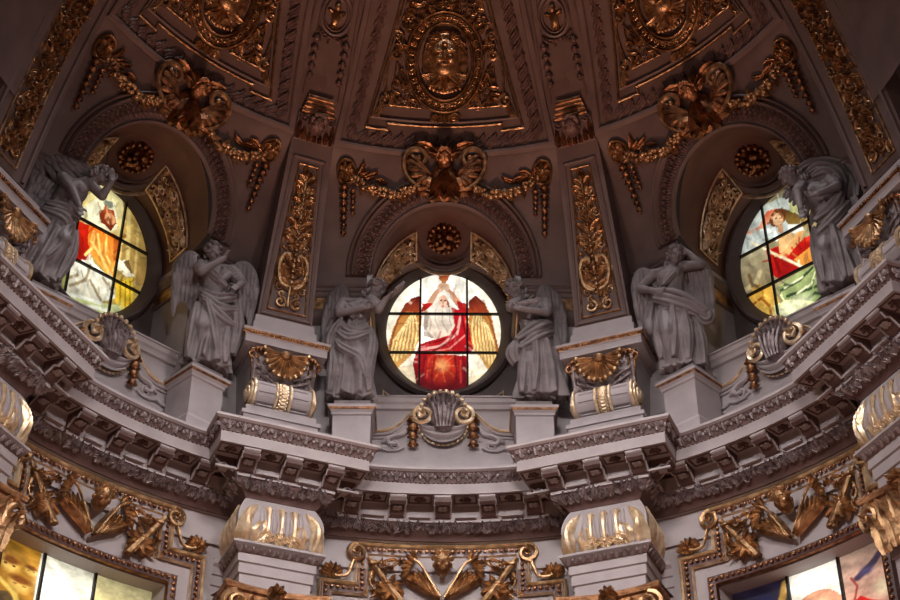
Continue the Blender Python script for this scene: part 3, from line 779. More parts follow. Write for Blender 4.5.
def cartouche(lab):
    t = thing('shell_cartouche', lab, 'cartouche', (0, 8.9, 16.0), 0, 'shell cartouches under the round windows'); f = FV(8.95)
    mb = MB(); shell(mb, 0, 16.78, .50, -.18, PI + .18, 13, .26, f, .6, .92); mb.obj('shell', 'silver', t)
    mb = MB()
    for i in range(14):
        a = -.15 + (PI + .3) * i / 13; ell(mb, (cos(a) * .47, 16.78 + sin(a) * .51, .26), (.05, .05, .05), None, 7, 5, f)
    mb.obj('shell_rim', 'palegold', t, label='gilded scalloped rim')
    mb = MB()
    ell(mb, (0, 16.72, .16), (.27, .30, .2), None, 12, 9, f)
    for i in range(5): tube(mb, [((i - 2) * .085 * (1.3 - .1 * q), 16.98 - .09 * q, .30 + .05 * sin(PI * q / 6)) for q in range(7)], .032, 5, f)
    ell(mb, (0, 16.50, .14), (.22, .1, .14), None, 10, 6, f)
    mb.obj('cartouche_body', 'silver', t)
    for s in (-1, 1):
        mb = MB(); volute(mb, s * .40, 16.78, .20, PI / 2, 1.7, -s, .06, .26, f, True, 28)
        tube(mb, [(s * .40, 16.97, .12), (s * .5, 16.98, .1), (s * .6, 16.94, .06)], [.05, .045, .03], 6, f); mb.obj('volute', 'palegold', t)
        mb = MB(); drop(mb, s * .60, 16.82, 16.06, .105, f, 4, 3, .1); mb.obj('bellflower_drop', 'bronze', t)
    mb = MB()
    def dr(u, v):
        a = PI * (1 + u); w = .48 - .0 * v
        return (cos(a) * (.50 - .02 * v), 16.62 + sin(a) * (.10 + .38 * v), .05 + .10 * abs(sin(PI * (v * 2.5 + .2))) + .05 * sin(PI * u))
    grid(mb, dr, 22, 14, f)
    mb.obj('drapery', 'stone', t)
    mb = MB()
    for i in range(15):
        a = PI * (1 + (i + .5) / 15); ell(mb, (cos(a) * .49, 16.62 + sin(a) * .475, .07), (.05, .03, .03), (Vector((-sin(a), cos(a), 0)), Vector((cos(a), sin(a), 0)), Vector((0, 0, 1))), 7, 5, f)
    mb.obj('drapery_hem', 'palegold', t, label='gilded hem of the stone swag')
    return t
copies(cartouche, lambda A: 'silvery scallop-shell cartouche with gold scrolls directly under ' + on(A))

def tri_panel(lab, s):
    mb = MB(); f = FV(9.96); border(mb, [(s * 1.27, 18.12), (s * 1.27, 17.72), (s * .82, 17.72)][::s], .035, .03, f)
    return tag(mb.obj('corner_fillet', 'palegold', None, 0, (s * 1.1, 9.96, 17.7)), lab, 'moulding', 'triangular gilt fillets below the round windows')
for s in (-1, 1): copies(lambda lab: tri_panel(lab, s), lambda A: 'thin gold triangular fillet at the lower %s of %s' % ('left' if s < 0 else 'right', on(A)))

# ---- pedestals of the statues
def pedestal(A, s, lab):
    t = thing('statue_pedestal', lab, 'pedestal', (s * 1.79, 8.5, 14.9), A, 'statue pedestals')
    c = s * 1.79
    pl = lambda w, d, mb, prof: sweep(mb, [(c - w, 8.9), (c - w, 8.12), (c + w, 8.12), (c + w, 8.9)], prof)
    mb = MB(); pl(.37, 0, mb, [(0, 15.52), (0, 16.38), (-.5, 16.38)]); mb.obj('die', 'stone', t)
    mb = MB(); pl(.37, 0, mb, [(0, 14.9), (.06, 14.9), (.06, 15.46), (.02, 15.5), (0, 15.56)]); mb.obj('plinth', 'stone', t)
    mb = MB(); pl(.37, 0, mb, [(0, 16.34), (.03, 16.36), (.03, 16.41), (.08, 16.47), (.08, 16.5), (.1, 16.5), (.1, 16.56), (-.38, 16.58)]); mb.obj('cap', 'stone', t)
    mb = MB(); pl(.37, 0, mb, [(.07, 16.455), (.085, 16.47), (.092, 16.49), (.09, 16.51), (.08, 16.515)]); mb.obj('gilt_line', 'bronze', t)
    mb = MB(); box(mb, c - .36, c + .36, 8.15, 8.88, 16.57, 16.72); mb.obj('statue_base', 'statue', t)
    return t
PL = {(0, -1): 'grey pedestal just left of the centre window, under the angel with the book', (0, 1): 'grey pedestal just right of the centre window, under the angel hugging its robe', (-45, 1): 'grey pedestal under the left angel with raised hand at its cheek', (-45, -1): 'grey pedestal mostly hidden under the angel at the far left', (45, -1): 'grey pedestal under the right angel with hand on hip', (45, 1): 'grey pedestal mostly hidden under the bowed angel at the far right'}
for s in (-1, 1):
    o = pedestal(0, s, PL[0, s])
    for a in (-45, 45): dup(o, a, PL[a, s])

# ================================================================ ARCH, STRING COURSE, NICHE ORNAMENT
def arch_band(lab):
    t = thing('arch_band', lab, 'arch moulding', (0, 8.0, 19.7), 0, 'foliate arches round the niches')
    N = 56
    th = lambda u: PI * u
    mb = MB()
    grid(mb, lambda u, v: archedge(PI * u, .02 + .42 * v, .05), N, 3); mb.obj('band_ground', 'dome', t)
    mb = MB()
    for g, w, h in ((.0, .05, .07), (.42, .06, .10), (.52, .05, .06)):
        def arcp(x, y, h): return archedge(x, y, h)
        grid(mb, lambda u, v: archedge(PI * u, g + w * (v - .5) * 1.6, .05 + h * sin(PI * v)), N, 4)
    mb.obj('arch_moulding', 'dome', t)
    mb = MB()
    for i in range(46):
        a = PI * (i + .5) / 46; L = 1.9
        fr = lambda x, y, h, a=a: archedge(a + x / L, .22 + y, .06 + h)
        leaf(mb, -.05, -.14, PI / 2 - .7, .24, .15, .06, 1.2, 3, fr, .7, 0, 5); leaf(mb, .05, .14, -PI / 2 - .7, .24, .15, .06, 1.2, 3, fr, .7, 0, 5)
        ell(mb, (0, 0, .03), (.045, .045, .05), None, 6, 4, fr)
    mb.obj('foliage', 'domedark', t)
    return t
copies(arch_band, lambda A: 'dark foliate arch band curving over ' + on(A))

def string_course(lab, s):
    t = thing('string_course', lab, 'moulding', (s * 2.3, 8.6, 18.7), 0, 'string courses beside the niches')
    pa = [(s * 3.5, 8.75), (s * 1.56, 8.75)][::-s]; pn = [(s * 1.56, 8.4), (s * 1.56, 9.99)][::-s]
    if s < 0: pn = [(-1.56, 9.99), (-1.56, 8.4)][::-1]
    else: pn = [(1.56, 9.99), (1.56, 8.4)]
    mb = MB(); sweep(mb, pa, [(0, 18.95), (.12, 19.05), (.18, 19.15), (.2, 19.2), (.22, 19.215)]); sweep(mb, pa, [(.23, 19.50), (.25, 19.51), (.28, 19.55), (.29, 19.6), (.33, 19.63), (.34, 19.68), (.37, 19.70), (.37, 19.76), (-.2, 19.78)])
    sweep(mb, pn, [(0, 18.86), (.03, 18.88), (.03, 18.93)]); sweep(mb, pn, [(.03, 19.2), (.06, 19.22), (.06, 19.32), (.10, 19.38), (.10, 19.44), (0, 19.46)]); mb.obj('cornice_moulding', 'dome', t)
    mb = MB(); sweep(mb, pa, [(.22, 19.215), (.24, 19.235), (.25, 19.48), (.23, 19.50)]); sweep(mb, pn, [(.03, 18.93), (.04, 18.95), (.04, 19.18), (.03, 19.2)]); mb.obj('gilt_band', 'gold', t, label='broad gilded band')
    return t
for s in (-1, 1): copies(lambda lab: string_course(lab, s), lambda A: 'grey string course with gold band, %s of %s' % ('left' if s < 0 else 'right', on(A)))

def nichefr(th0, s0, sx=1.6, sy=.5):
    """surface frame on the niche shell: x along the arch, y outward along it, h off the surface"""
    def f(x, y, h):
        a = th0 - x / sx; s = min(4.98, max(.02, s0 + y / sy))
        p = Vector(archpt(a, s)); e = Vector(archpt(a + .02, s)) - p; g = Vector(archpt(a, s + .02)) - p
        n = e.cross(g)
        if n.length < 1e-9: n = Vector((0, -1, 0))
        n.normalize()
        c = Vector((0, 7.5, 19.4)) - p
        if n.dot(c) < 0: n = -n
        return tuple(p + n * h)
    return f
def roundel(lab):
    t = thing('niche_roundel', lab, 'roundel', (0, 9.05, 21.3), 0, 'rosette roundels over the round windows')
    # local frame on the sloping crown of the niche
    P0 = Vector((0, 9.03, 21.56)); up = Vector((0, -.90, .40)).normalized(); nr = Vector((0, -.40, -.90)).normalized()
    fr = lambda x, y, h: tuple(P0 + Vector((1, 0, 0)) * x + up * y + nr * h)
    C_ = lambda r, k=1.05, n=44: [(r * cos(2 * PI * i / n), r * k * sin(2 * PI * i / n)) for i in range(n)]
    mb = MB(); border(mb, C_(.70), .16, .16, fr); border(mb, C_(.57), .06, .12, fr); grid(mb, lambda u, v: ((.60 * v) * cos(2 * PI * u), (.58 * v) * sin(2 * PI * u), -.02 + .03 * v), 40, 3, fr, True); mb.obj('roundel_frame', 'dome', t)
    mb = MB(); a = [(x, y) for x, y in C_(.84, 1.02) if y < .3]; a.sort(key=lambda p: atan2(p[0], -p[1])); border(mb, a, .05, .08, fr, False, .12); mb.obj('gilt_line', 'palegold', t)
    mb = MB(); rg = random.Random(4)
    rosette(mb, 0, 0, .38, .14, 7, fr); rosette(mb, 0, 0, .24, .24, 6, fr, .4)
    for k in range(16):
        q = 2 * PI * k / 16; ell(mb, (.32 * cos(q), .32 * sin(q), .1), (.06, .06, .09), None, 6, 5, fr)
    for k in range(12): ell(mb, (rg.uniform(-.18, .18), rg.uniform(-.18, .18), .22), (.07, .07, .08), None, 6, 5, fr)
    mb.obj('rosette', 'bronze', t)
    return t
copies(roundel, lambda A: 'dark ringed roundel with bronze rosette above ' + on(A))

def spandrel(lab, s):
    t = thing('gilded_spandrel', lab, 'relief', (s * 1.3, 9.1, 20.6), 0, 'gilded foliage spandrels of the niches')
    # outline in (angle, s) on the shell: from the springing up to the shoulder
    f0 = lambda a, q, h: nichefr(a, q)(0, 0, h)
    lo, hi = .12, 1.17
    def edge(u): return (lo + (hi - lo) * u)
    S0 = lambda u: 1.05 + .35 * max(0, u - .55) ; S1 = lambda u: 2.72
    fr = (lambda x, y, h: f0(edge(x), S0(x) + (S1(x) - S0(x)) * y, h)) if s > 0 else (lambda x, y, h: f0(PI - edge(x), S0(x) + (S1(x) - S0(x)) * y, h))
    mb = MB(); k = 16
    poly = [(i / k, 0) for i in range(k + 1)] + [(1, j / 6) for j in range(1, 7)] + [(1 - i / k, 1) for i in range(1, k + 1)] + [(0, 1 - j / 6) for j in range(1, 6)]
    tube(mb, [(x, y, .03) for x, y in poly], .03, 5, None) if False else None
    pts = [fr(x, y, .03) for x, y in poly]; tube(mb, pts, .024, 5, None, True); mb.obj('gilt_border', 'palegold', t)
    # foliage: unit square (along x 1.35 m, across y .9 m)
    g = lambda x, y, h: fr(min(.98, max(.02, x / 1.25)), min(.98, max(.02, y / .92)), h)
    mb = MB()
    tube(mb, [(q.x, q.y, .05) for q in spline([(.03, .5), (.3, .62), (.55, .4), (.8, .55), (1.1, .45)], 5)], [.03] * 21, 5, g)
    for k, (x, y, d) in enumerate(((.22, .3, 1), (.42, .66, -1), (.62, .26, 1), (.82, .68, -1), (1.02, .3, 1))): volute(mb, x, y, .19, d * PI / 2, 1.3, d, .04, .07, g, True, 16)
    foliage(mb, lambda x, y: True, (.06, 1.18, .10, .84), 40, .2, g, 11, .13)
    mb.obj('foliage', 'palegold', t)
    return t
for s in (-1, 1): copies(lambda lab: spandrel(lab, s), lambda A: 'gilded foliage spandrel at the upper %s of %s' % ('left' if s < 0 else 'right', on(A)))

# ================================================================ GARLANDS AND CARTOUCHE OVER THE ARCH
def head_cartouche(lab):
    t = thing('cherub_cartouche', lab, 'cartouche', (0, 7.5, 21.4), 0, 'gilded cherub cartouches over the arches'); f = FD(0, 0, .05)
    mb = MB()
    ell(mb, (0, 21.72, .06), (.34, .42, .14), None, 12, 8, f)
    for s in (-1, 1):
        leaf(mb, s * .08, 21.85, -PI / 2 + s * .22, .62, .3, .2, s * .4, 4, f, .6, .12)
        leaf(mb, s * .22, 21.62, -PI / 2 + s * .9, .42, .26, .14, s * .9, 3, f, .6, .06); leaf(mb, s * .1, 21.5, -PI / 2 + s * .5, .3, .2, .14, s * .5, 3, f, .6, .08)
        for q in range(3): volute(mb, s * (.16 + .1 * q), 21.48 + .05 * q, .07, 0, 1.2, s, .025, .12, f, True, 12)
        leaf(mb, s * .2, 22.42, PI / 2 - s * 1.0, .46, .2, .12, -s * .9, 4, f, .6, .06)
    leaf(mb, 0, 21.92, -PI / 2, .62, .34, .24, 0, 4, f, .6, .15)
    for i in range(7): leaf(mb, 0, 22.2, PI / 2 + (i - 3) * .42, .36, .16, .12, 0, 3, f, .8, .10, 5)
    mb.obj('cartouche_body', 'bronze', t)
    for s in (-1, 1):
        mb = MB()
        pts = [(q.x * s, q.y, .14) for q in spline([(.30, 21.50), (.55, 21.60), (.80, 21.86), (.86, 22.14), (.74, 22.36), (.52, 22.40), (.40, 22.26), (.46, 22.10), (.60, 22.10), (.62, 22.22)], 6)]
        tube(mb, pts, [.03 + .03 * sin(PI * i / len(pts)) for i in range(len(pts))], 6, f)
        ell(mb, (s * .54, 22.20, .14), (.07, .07, .1), None, 8, 6, f); mb.obj('scroll', 'gold', t)
        mb = MB()                                # fluted ear inside the scroll
        for i in range(7):
            u = i / 6; e = spline([(.36, 21.56), (.56, 21.66), (.76, 21.88), (.80, 22.14), (.70, 22.30)], 6)[int(u * 23)]
            tube(mb, [(s * (.26 + (e.x - .26) * q), 21.86 + (e.y - 21.86) * q, .06 + .12 * sin(PI * q * .8)) for q in (0, .3, .6, .85, .97)], [.03, .05, .06, .065, .04], 6, f)
        mb.obj('fluted_ear', 'bronze', t)
    mb = MB(); hm = cherub(mb, 0, 22.12, .19, f, .22, 0, True, 3); h = mb.obj('cherub_head', 'bronze', t); hm.obj('curls', 'bronze', h)
    return t
copies(head_cartouche, lambda A: 'gilded cherub-head cartouche crowning the arch over ' + on(A))

def garland(lab, s):
    t = thing('garland', lab, 'garland', (s * 1.3, 7.5, 21.2), 0, 'gilded fruit garlands beside the cherub cartouches'); f = FD(0, 0, .06)
    mb = MB(); swag(mb, [(s * .45, 21.70), (s * .8, 21.50), (s * 1.2, 21.44), (s * 1.65, 21.58), (s * 2.0, 21.85)], .14, f, 30, 5 + s, .06); mb.obj('fruit_swag', 'gold', t)
    mb = MB(); rosette(mb, s * 2.07, 21.90, .17, .14, 7, f)
    n = 20; border(mb, [(s * 2.07 + .2 * cos(2 * PI * i / n), 21.90 + .2 * sin(2 * PI * i / n)) for i in range(n)], .05, .08, f); mb.obj('boss', 'gold', t)
    mb = MB()
    for a in (0.2, .9, 2.6, 3.3): leaf(mb, s * 1.85, 21.85, PI / 2 + s * (a - 1.7), .30, .13, .06, .9, 4, f, .2)
    leaf(mb, s * 1.72, 21.84, 0 if s < 0 else PI, .34, .13, .06, .8, 4, f, .2); leaf(mb, s * 1.45, 21.78, 0 if s < 0 else PI, .26, .1, .06, -.8, 4, f, .2); mb.obj('leaf_spray', 'bronze', t)
    mb = MB(); drop(mb, s * 2.12, 21.70, 20.55, .085, f, 7, 4, .05); drop(mb, s * 1.93, 21.60, 21.0, .06, f, 5, 5, .04); mb.obj('pendant_drop', 'bronze', t)
    return t
for s in (-1, 1): copies(lambda lab: garland(lab, s), lambda A: 'gilded fruit garland with pendant to the %s of the cherub over %s' % ('left' if s < 0 else 'right', on(A)))

# ================================================================ DOME PANELS
def dome_panel(lab):
    t = thing('dome_panel', lab, 'relief panel', (0, 6.9, 22.3), 0, 'gilded panels of the dome'); f = FD(0, 0, .03)
    W = lambda z: 1.68 - (z - 22.8) * .262
    # dark outer frame
    out = lambda z: 2.28 - (z - 22.35) * .197
    mb = MB()
    for k, (d, w, h) in enumerate(((0, .14, .12), (.52, .07, .07))):
        p = [(-out(27.4) + d, 27.4), (-out(22.35) + d, 22.36 + d * .8), (out(22.35) - d, 22.36 + d * .8), (out(27.4) - d, 27.4)]
        if k == 0: border(mb, subdiv(p, .3, False), w, .06, f, False)
    mb.obj('outer_moulding', 'dome', t)
    mb = MB()
    fr = lambda x, y, h: f(x, y, h)
    for z in np.arange(22.62, 27.2, .26):
        for s in (-1, 1):
            x = s * (out(z) + W(z)) / 2
            leaf(mb, x - .1, z, .6, .3, .16, .035, 1., 3, f, .5, 0, 5); leaf(mb, x + .1, z + .1, PI + .6, .3, .16, .035, 1., 3, f, .5, 0, 5)
    for x in np.arange(-1.75, 1.8, .25):
        leaf(mb, x - .1, 22.56, .4, .3, .15, .035, 1., 3, f, .5, 0, 5); leaf(mb, x + .12, 22.62, PI + .4, .28, .14, .035, 1., 3, f, .5, 0, 5)
    mb.obj('foliate_border', 'domedark', t)
    # gilt line round the inner field, notched at the foot
    mb = MB(); p = [(-W(27.3), 27.3), (-1.68, 22.80), (-1.22, 22.80), (-1.22, 22.95), (1.22, 22.95), (1.22, 22.80), (1.68, 22.80), (W(27.3), 27.3)]
    border(mb, subdiv(p, .25), .045, .04, f); mb.obj('gilt_border', 'gold', t)
    mb = MB(); border(mb, subdiv([(-W(27.2) + .1, 27.2), (-1.55, 23.05), (1.55, 23.05), (W(27.2) - .1, 27.2)], .3), .05, .04, f); mb.obj('inner_moulding', 'dome', t)
    # oval medallion
    zc = 24.32; E = lambda a, b, n=52: [(a * cos(2 * PI * i / n), zc + b * sin(2 * PI * i / n)) for i in range(n)]
    mb = MB(); border(mb, E(.84, 1.07), .05, .08, f); border(mb, E(.60, .82), .06, .1, f); border(mb, E(.66, .88), .03, .07, f); border(mb, E(.78, 1.01), .02, .06, f); m = mb.obj('medallion_ring', 'gold', t, label='gilded oval ring')
    mb = MB(); n = 30
    for i in range(n):
        a = 2 * PI * i / n; volute(mb, .72 * cos(a), zc + .945 * sin(a), .07, a, 1.1, 1, .02, .05, f, True, 10); leaf(mb, .72 * cos(a + .1), zc + .945 * sin(a + .1), a + PI / 2, .17, .09, .05, .8, 2, f, .5, 0, 4)
    mb.obj('scroll_band', 'gold', m)
    # grotesque mask filling the medallion
    mb = MB(); k = .30; q = lambda x, y, h: f(x * 1.0, zc + y, h * .8)
    ell(mb, (0, 0, .06), (.50, .68, .12), None, 16, 8, q)
    ell(mb, (0, .1, .2), (.3, .36, .2), None, 12, 9, q); ell(mb, (0, -.16, .22), (.22, .2, .18), None, 10, 7, q)
    for s in (-1, 1):
        ell(mb, (s * .12, .0, .36), (.1, .11, .09), None, 8, 6, q); ell(mb, (s * .13, .16, .36), (.12, .04, .08), None, 8, 5, q); ell(mb, (s * .11, .09, .36), (.05, .03, .05), None, 7, 5, q)
        for j in range(6): volute(mb, s * (.34 + .03 * sin(j)), .34 - .15 * j, .09, 0, 1.2, s, .03, .12, q, True, 12)
        for j in range(4): leaf(mb, s * .1, .38, PI / 2 - s * (.15 + .32 * j), .26, .14, .14, -s * .5, 2, q, .5, .1, 5)
        leaf(mb, s * .08, -.3, -PI / 2 + s * .5, .34, .18, .12, s * .8, 3, q, .5, .1, 5); leaf(mb, s * .22, -.26, -PI / 2 + s * 1.0, .3, .16, .1, s * .8, 3, q, .5, .1, 5)
    ell(mb, (0, .06, .42), (.05, .12, .09), None, 8, 6, q); ell(mb, (0, -.13, .38), (.11, .035, .06), None, 8, 5, q); ell(mb, (0, .32, .36), (.07, .07, .07), None, 8, 6, q)
    leaf(mb, 0, -.26, -PI / 2, .36, .2, .14, 0, 3, q, .5, .1, 5); ell(mb, (0, .52, .14), (.16, .09, .1), None, 8, 6, q)
    for j in range(9): ell(mb, (-.32 + .08 * j, -.55 - .08 * sin(PI * j / 8), .1), (.045, .06, .06), None, 6, 5, q)
    mb.obj('mask', 'gold', m, label='gilded grotesque mask')
    # corner fillings
    for s in (-1, 1):
        mb = MB()
        # lower triangular foliage
        foliage(mb, lambda x, y: 0 < y - 23.36 < 1.0 and .55 + .52 * (y - 23.36) < s * x < 1.16 - .22 * (y - 23.36) and (x / .92) ** 2 + ((y - zc) / 1.14) ** 2 > 1, (min(s * .4, s * 1.25), max(s * .4, s * 1.25), 23.36, 24.3), 34, .17, f, 21, .06)
        border(mb, [(s * .52, 23.34), (s * 1.17, 23.34), (s * 1.04, 24.28)][::s], .03, .04, f)
        mb.obj('corner_foliage', 'gold', t)
        mb = MB()
        foliage(mb, lambda x, y: 25.0 < y < 25.75 and (x / .92) ** 2 + ((y - zc) / 1.14) ** 2 > 1 and s * x < .98 - .27 * (y - 24.9), (min(0, s * 1.), max(0, s * 1.), 24.9, 25.8), 30, .17, f, 23, .06)
        for i in range(6): rosette(mb, s * (.14 + .13 * i), 25.52 - .11 * i, .075, .08, 6, f)
        mb.obj('corner_foliage', 'gold', t)
        mb = MB()
        tube(mb, [(s * q.x, q.y, .05) for q in spline([(1.42, 23.05), (1.36, 23.3), (1.26, 23.55), (1.26, 23.9), (1.22, 24.2), (1.12, 24.45)], 5)], .03, 5, f)
        volute(mb, s * 1.30, 23.42, .13, PI / 2, 1.4, s, .035, .07, f); volute(mb, s * 1.06, 24.42, .11, PI / 2, 1.4, s, .035, .07, f); volute(mb, s * 1.02, 24.82, .12, -PI / 2, 1.4, -s, .035, .07, f)
        leaf(mb, s * 1.36, 23.36, -PI / 2 + s * .2, .34, .16, .08, s * .8, 3, f); rosette(mb, s * .95, 24.62, .14, .1, 6, f)
        tube(mb, [(s * q.x, q.y, .05) for q in spline([(1.08, 24.9), (1.02, 25.2), (.96, 25.5), (.92, 25.75)], 4)], .03, 5, f)
        mb.obj('corner_scroll', 'gold', t)
    mb = MB()
    for a in (-.8, -.4, 0, .4, .8): leaf(mb, a * .2, 23.2, -PI / 2 + a, .2, .12, .08, 0, 2, f, .5, .02, 4)
    for s in (-1, 1): volute(mb, s * .22, 23.14, .09, 0, 1.2, s, .03, .05, f)
    mb.obj('palmette', 'gold', t)
    return t
copies(dome_panel, lambda A: {0: 'gilded dome panel with oval mask medallion straight above the centre window', -45: 'gilded dome panel cut by the top edge, over the left window', 45: 'gilded dome panel cut by the top edge, over the right window'}[A])
# ================================================================ RIBS
RW = lambda z: .57 - .03 * (z - 18.4)
def side(A): return {-22.5: 'the rib left of the centre window', 22.5: 'the rib right of the centre window', -67.5: 'the rib at the far left edge', 67.5: 'the rib at the far right edge'}[A]
def ribcopies(f, lab, angs=(22.5, -67.5, 67.5)):
    o = f(lab(-22.5), -22.5)
    for a in angs: dup(o, a, lab(a))
    return o
def rib_console(lab, A):
    t = thing('shell_console', lab, 'console', (0, 8.3, 14.9), A, 'shell consoles carrying the ribs')
    U = lambda w, rf: [(-w, 9.3), (-w, rf), (w, rf), (w, 9.3)]
    mb = MB(); sweep(mb, U(.72, 8.17), [(-.6, 17.34), (0, 17.34), (.0, 17.40), (.12, 17.44), (.12, 17.60), (.14, 17.62)]); sweep(mb, U(.72, 8.17), [(.17, 17.70), (.18, 17.75), (-.7, 17.77)]); mb.obj('slab', 'stone', t)
    mb = MB(); sweep(mb, U(.72, 8.17), [(.14, 17.62), (.15, 17.66), (.17, 17.70)])
    for f in along(U(.72, 8.17), .15, .055): ell(mb, (0, 17.66, .01), (.02, .035, .025), None, 5, 4, f)
    mb.obj('bead_row', 'bronze', t, label='gilded bead row on the slab edge')
    # bracket body: S-shaped side profile
    prof = [(8.16, 17.36), (8.14, 17.2), (8.2, 16.95), (8.27, 16.7), (8.25, 16.5), (8.1, 16.4)]
    mb = MB(); vs = []; k = len(prof) + 2
    for s in (-1, 1):
        for i, (r, z) in enumerate(prof): vs.append((s * (.68 - .03 * i), r, z))
        vs += [(s * .55, 8.2, 15.9), (s * .55, 9.3, 15.9)]
        vs.append((s * .68, 9.3, 17.36))
    n = k + 1
    mb.add(vs, [tuple(range(n)), tuple(range(n, 2 * n))[::-1]] + [(i, (i + 1) % n, n + (i + 1) % n, n + i) for i in range(n)])
    box(mb, -.74, .74, 8.06, 9.3, 14.9, 15.80); box(mb, -.78, .78, 8.02, 9.3, 15.80, 15.88); box(mb, -.70, .70, 8.08, 9.3, 15.88, 16.02)
    mb.obj('bracket', 'stone', t, smooth=30)
    # fluted roll
    mb = MB()
    def roll(u, v):
        x = -.60 + 1.20 * u; a = 2 * PI * v; e = .29 - .09 * cos(2 * PI * u) * 0 - .05 * (abs(x) > .58)
        e *= 1 - .10 * (abs(x) < .12); fl = 1 - .09 * (cos(9 * a) > .55) * (.17 < abs(x) < .50)
        return (x, 8.24 + e * fl * cos(a), 16.36 + e * fl * sin(a))
    grid(mb, roll, 50, 144); mb.obj('fluted_roll', 'stone', t, smooth=50)
    mb = MB()
    for s in (-1, 1):
        for q, rr in ((.58, .31), (.62, .24), (.66, .14)):
            tube(mb, [(s * q, 8.24 + rr * cos(2 * PI * i / 22), 16.36 + rr * sin(2 * PI * i / 22)) for i in range(22)], .035, 6, None, True)
        ell(mb, (s * .66, 8.24, 16.36), (.08, .11, .11), None, 8, 6)
        tube(mb, [(s * .14, 8.24 + .31 * cos(2 * PI * i / 22), 16.36 + .31 * sin(2 * PI * i / 22)) for i in range(22)], .03, 6, None, True)
    for i in range(11):
        a = PI * (.72 + .75 * i / 10)
        ell(mb, (0, 8.24 + .28 * cos(a), 16.36 + .28 * sin(a)), (.09, .05, .05), None, 6, 5)
        for s in (-1, 1): ell(mb, (s * .07, 8.24 + .29 * cos(a + .1), 16.36 + .29 * sin(a + .1)), (.03, .03, .03), None, 5, 4)
    mb.obj('gilded_bands', 'palegold', t, label='gilded bands and ends of the roll')
    mb = MB()                                    # gilt edges of the bracket sides
    for s in (-1, 1):
        tube(mb, [(s * (.69 - .03 * i), r - .02, z) for i, (r, z) in enumerate(prof[:5])], .028, 6)
        tube(mb, [(s * (.56 - .03 * i), r - .02, z) for i, (r, z) in enumerate(prof[:5])], .02, 6)
        mb.obj('gilt_edge', 'bronze', t); mb = MB()
    # shell
    f = FV(8.12, 0, 0, .10)
    fs = lambda x, y, h: f(x, y, h) if True else None
    FZ = lambda x, y, h: (x, 8.14 - .0 * y - h + .12 * (17.3 - y), y)
    mb = MB(); shell(mb, -.02, 17.28, .56, .1 , -PI - .1, 13, .24, FZ, .75, .80); ell(mb, (-.02, 17.24, .16), (.12, .09, .1), None, 8, 6, FZ); mb.obj('shell', 'gold', t, label='gilded scallop shell')
    mb = MB()
    for s in (-1, 1):
        volute(mb, s * .66, 17.20, .10, PI / 2, 1.4, s, .035, .08, FZ)
        tube(mb, [(s * q.x, q.y, .08) for q in spline([(.2, 17.3), (.4, 17.34), (.6, 17.32)], 4)], .045, 6, FZ)
        for i in range(5): ell(mb, (s * (.28 + .08 * i), 17.28, .1), (.035, .05, .05), None, 6, 5, FZ)
        mb.obj('ribbon', 'bronze', t); mb = MB()
    for s in (-1, 1):
        leaf(mb, s * .36, 16.86, -PI / 2 - s * .2, .42, .24, .08, s * .4, 4, FZ); leaf(mb, s * .50, 16.95, -PI / 2, .45, .2, .08, s * .5, 4, FZ)
        for i in range(3): tube(mb, [(s * (.56 - .02 * i), 16.98 - .14 * i, .06), (s * .36, 16.86 - .14 * i, .1), (s * .2, 16.8 - .12 * i, .06)], .03, 5, FZ)
        tube(mb, [(s * .60, 17.3 - .13 * i, .05) for i in range(7)], .035, 5, FZ)
        mb.obj('side_leaf', 'silver', t); mb = MB()
    return t
ribcopies(rib_console, lambda A: 'console with gilded scallop shell and fluted roll, under ' + side(A))

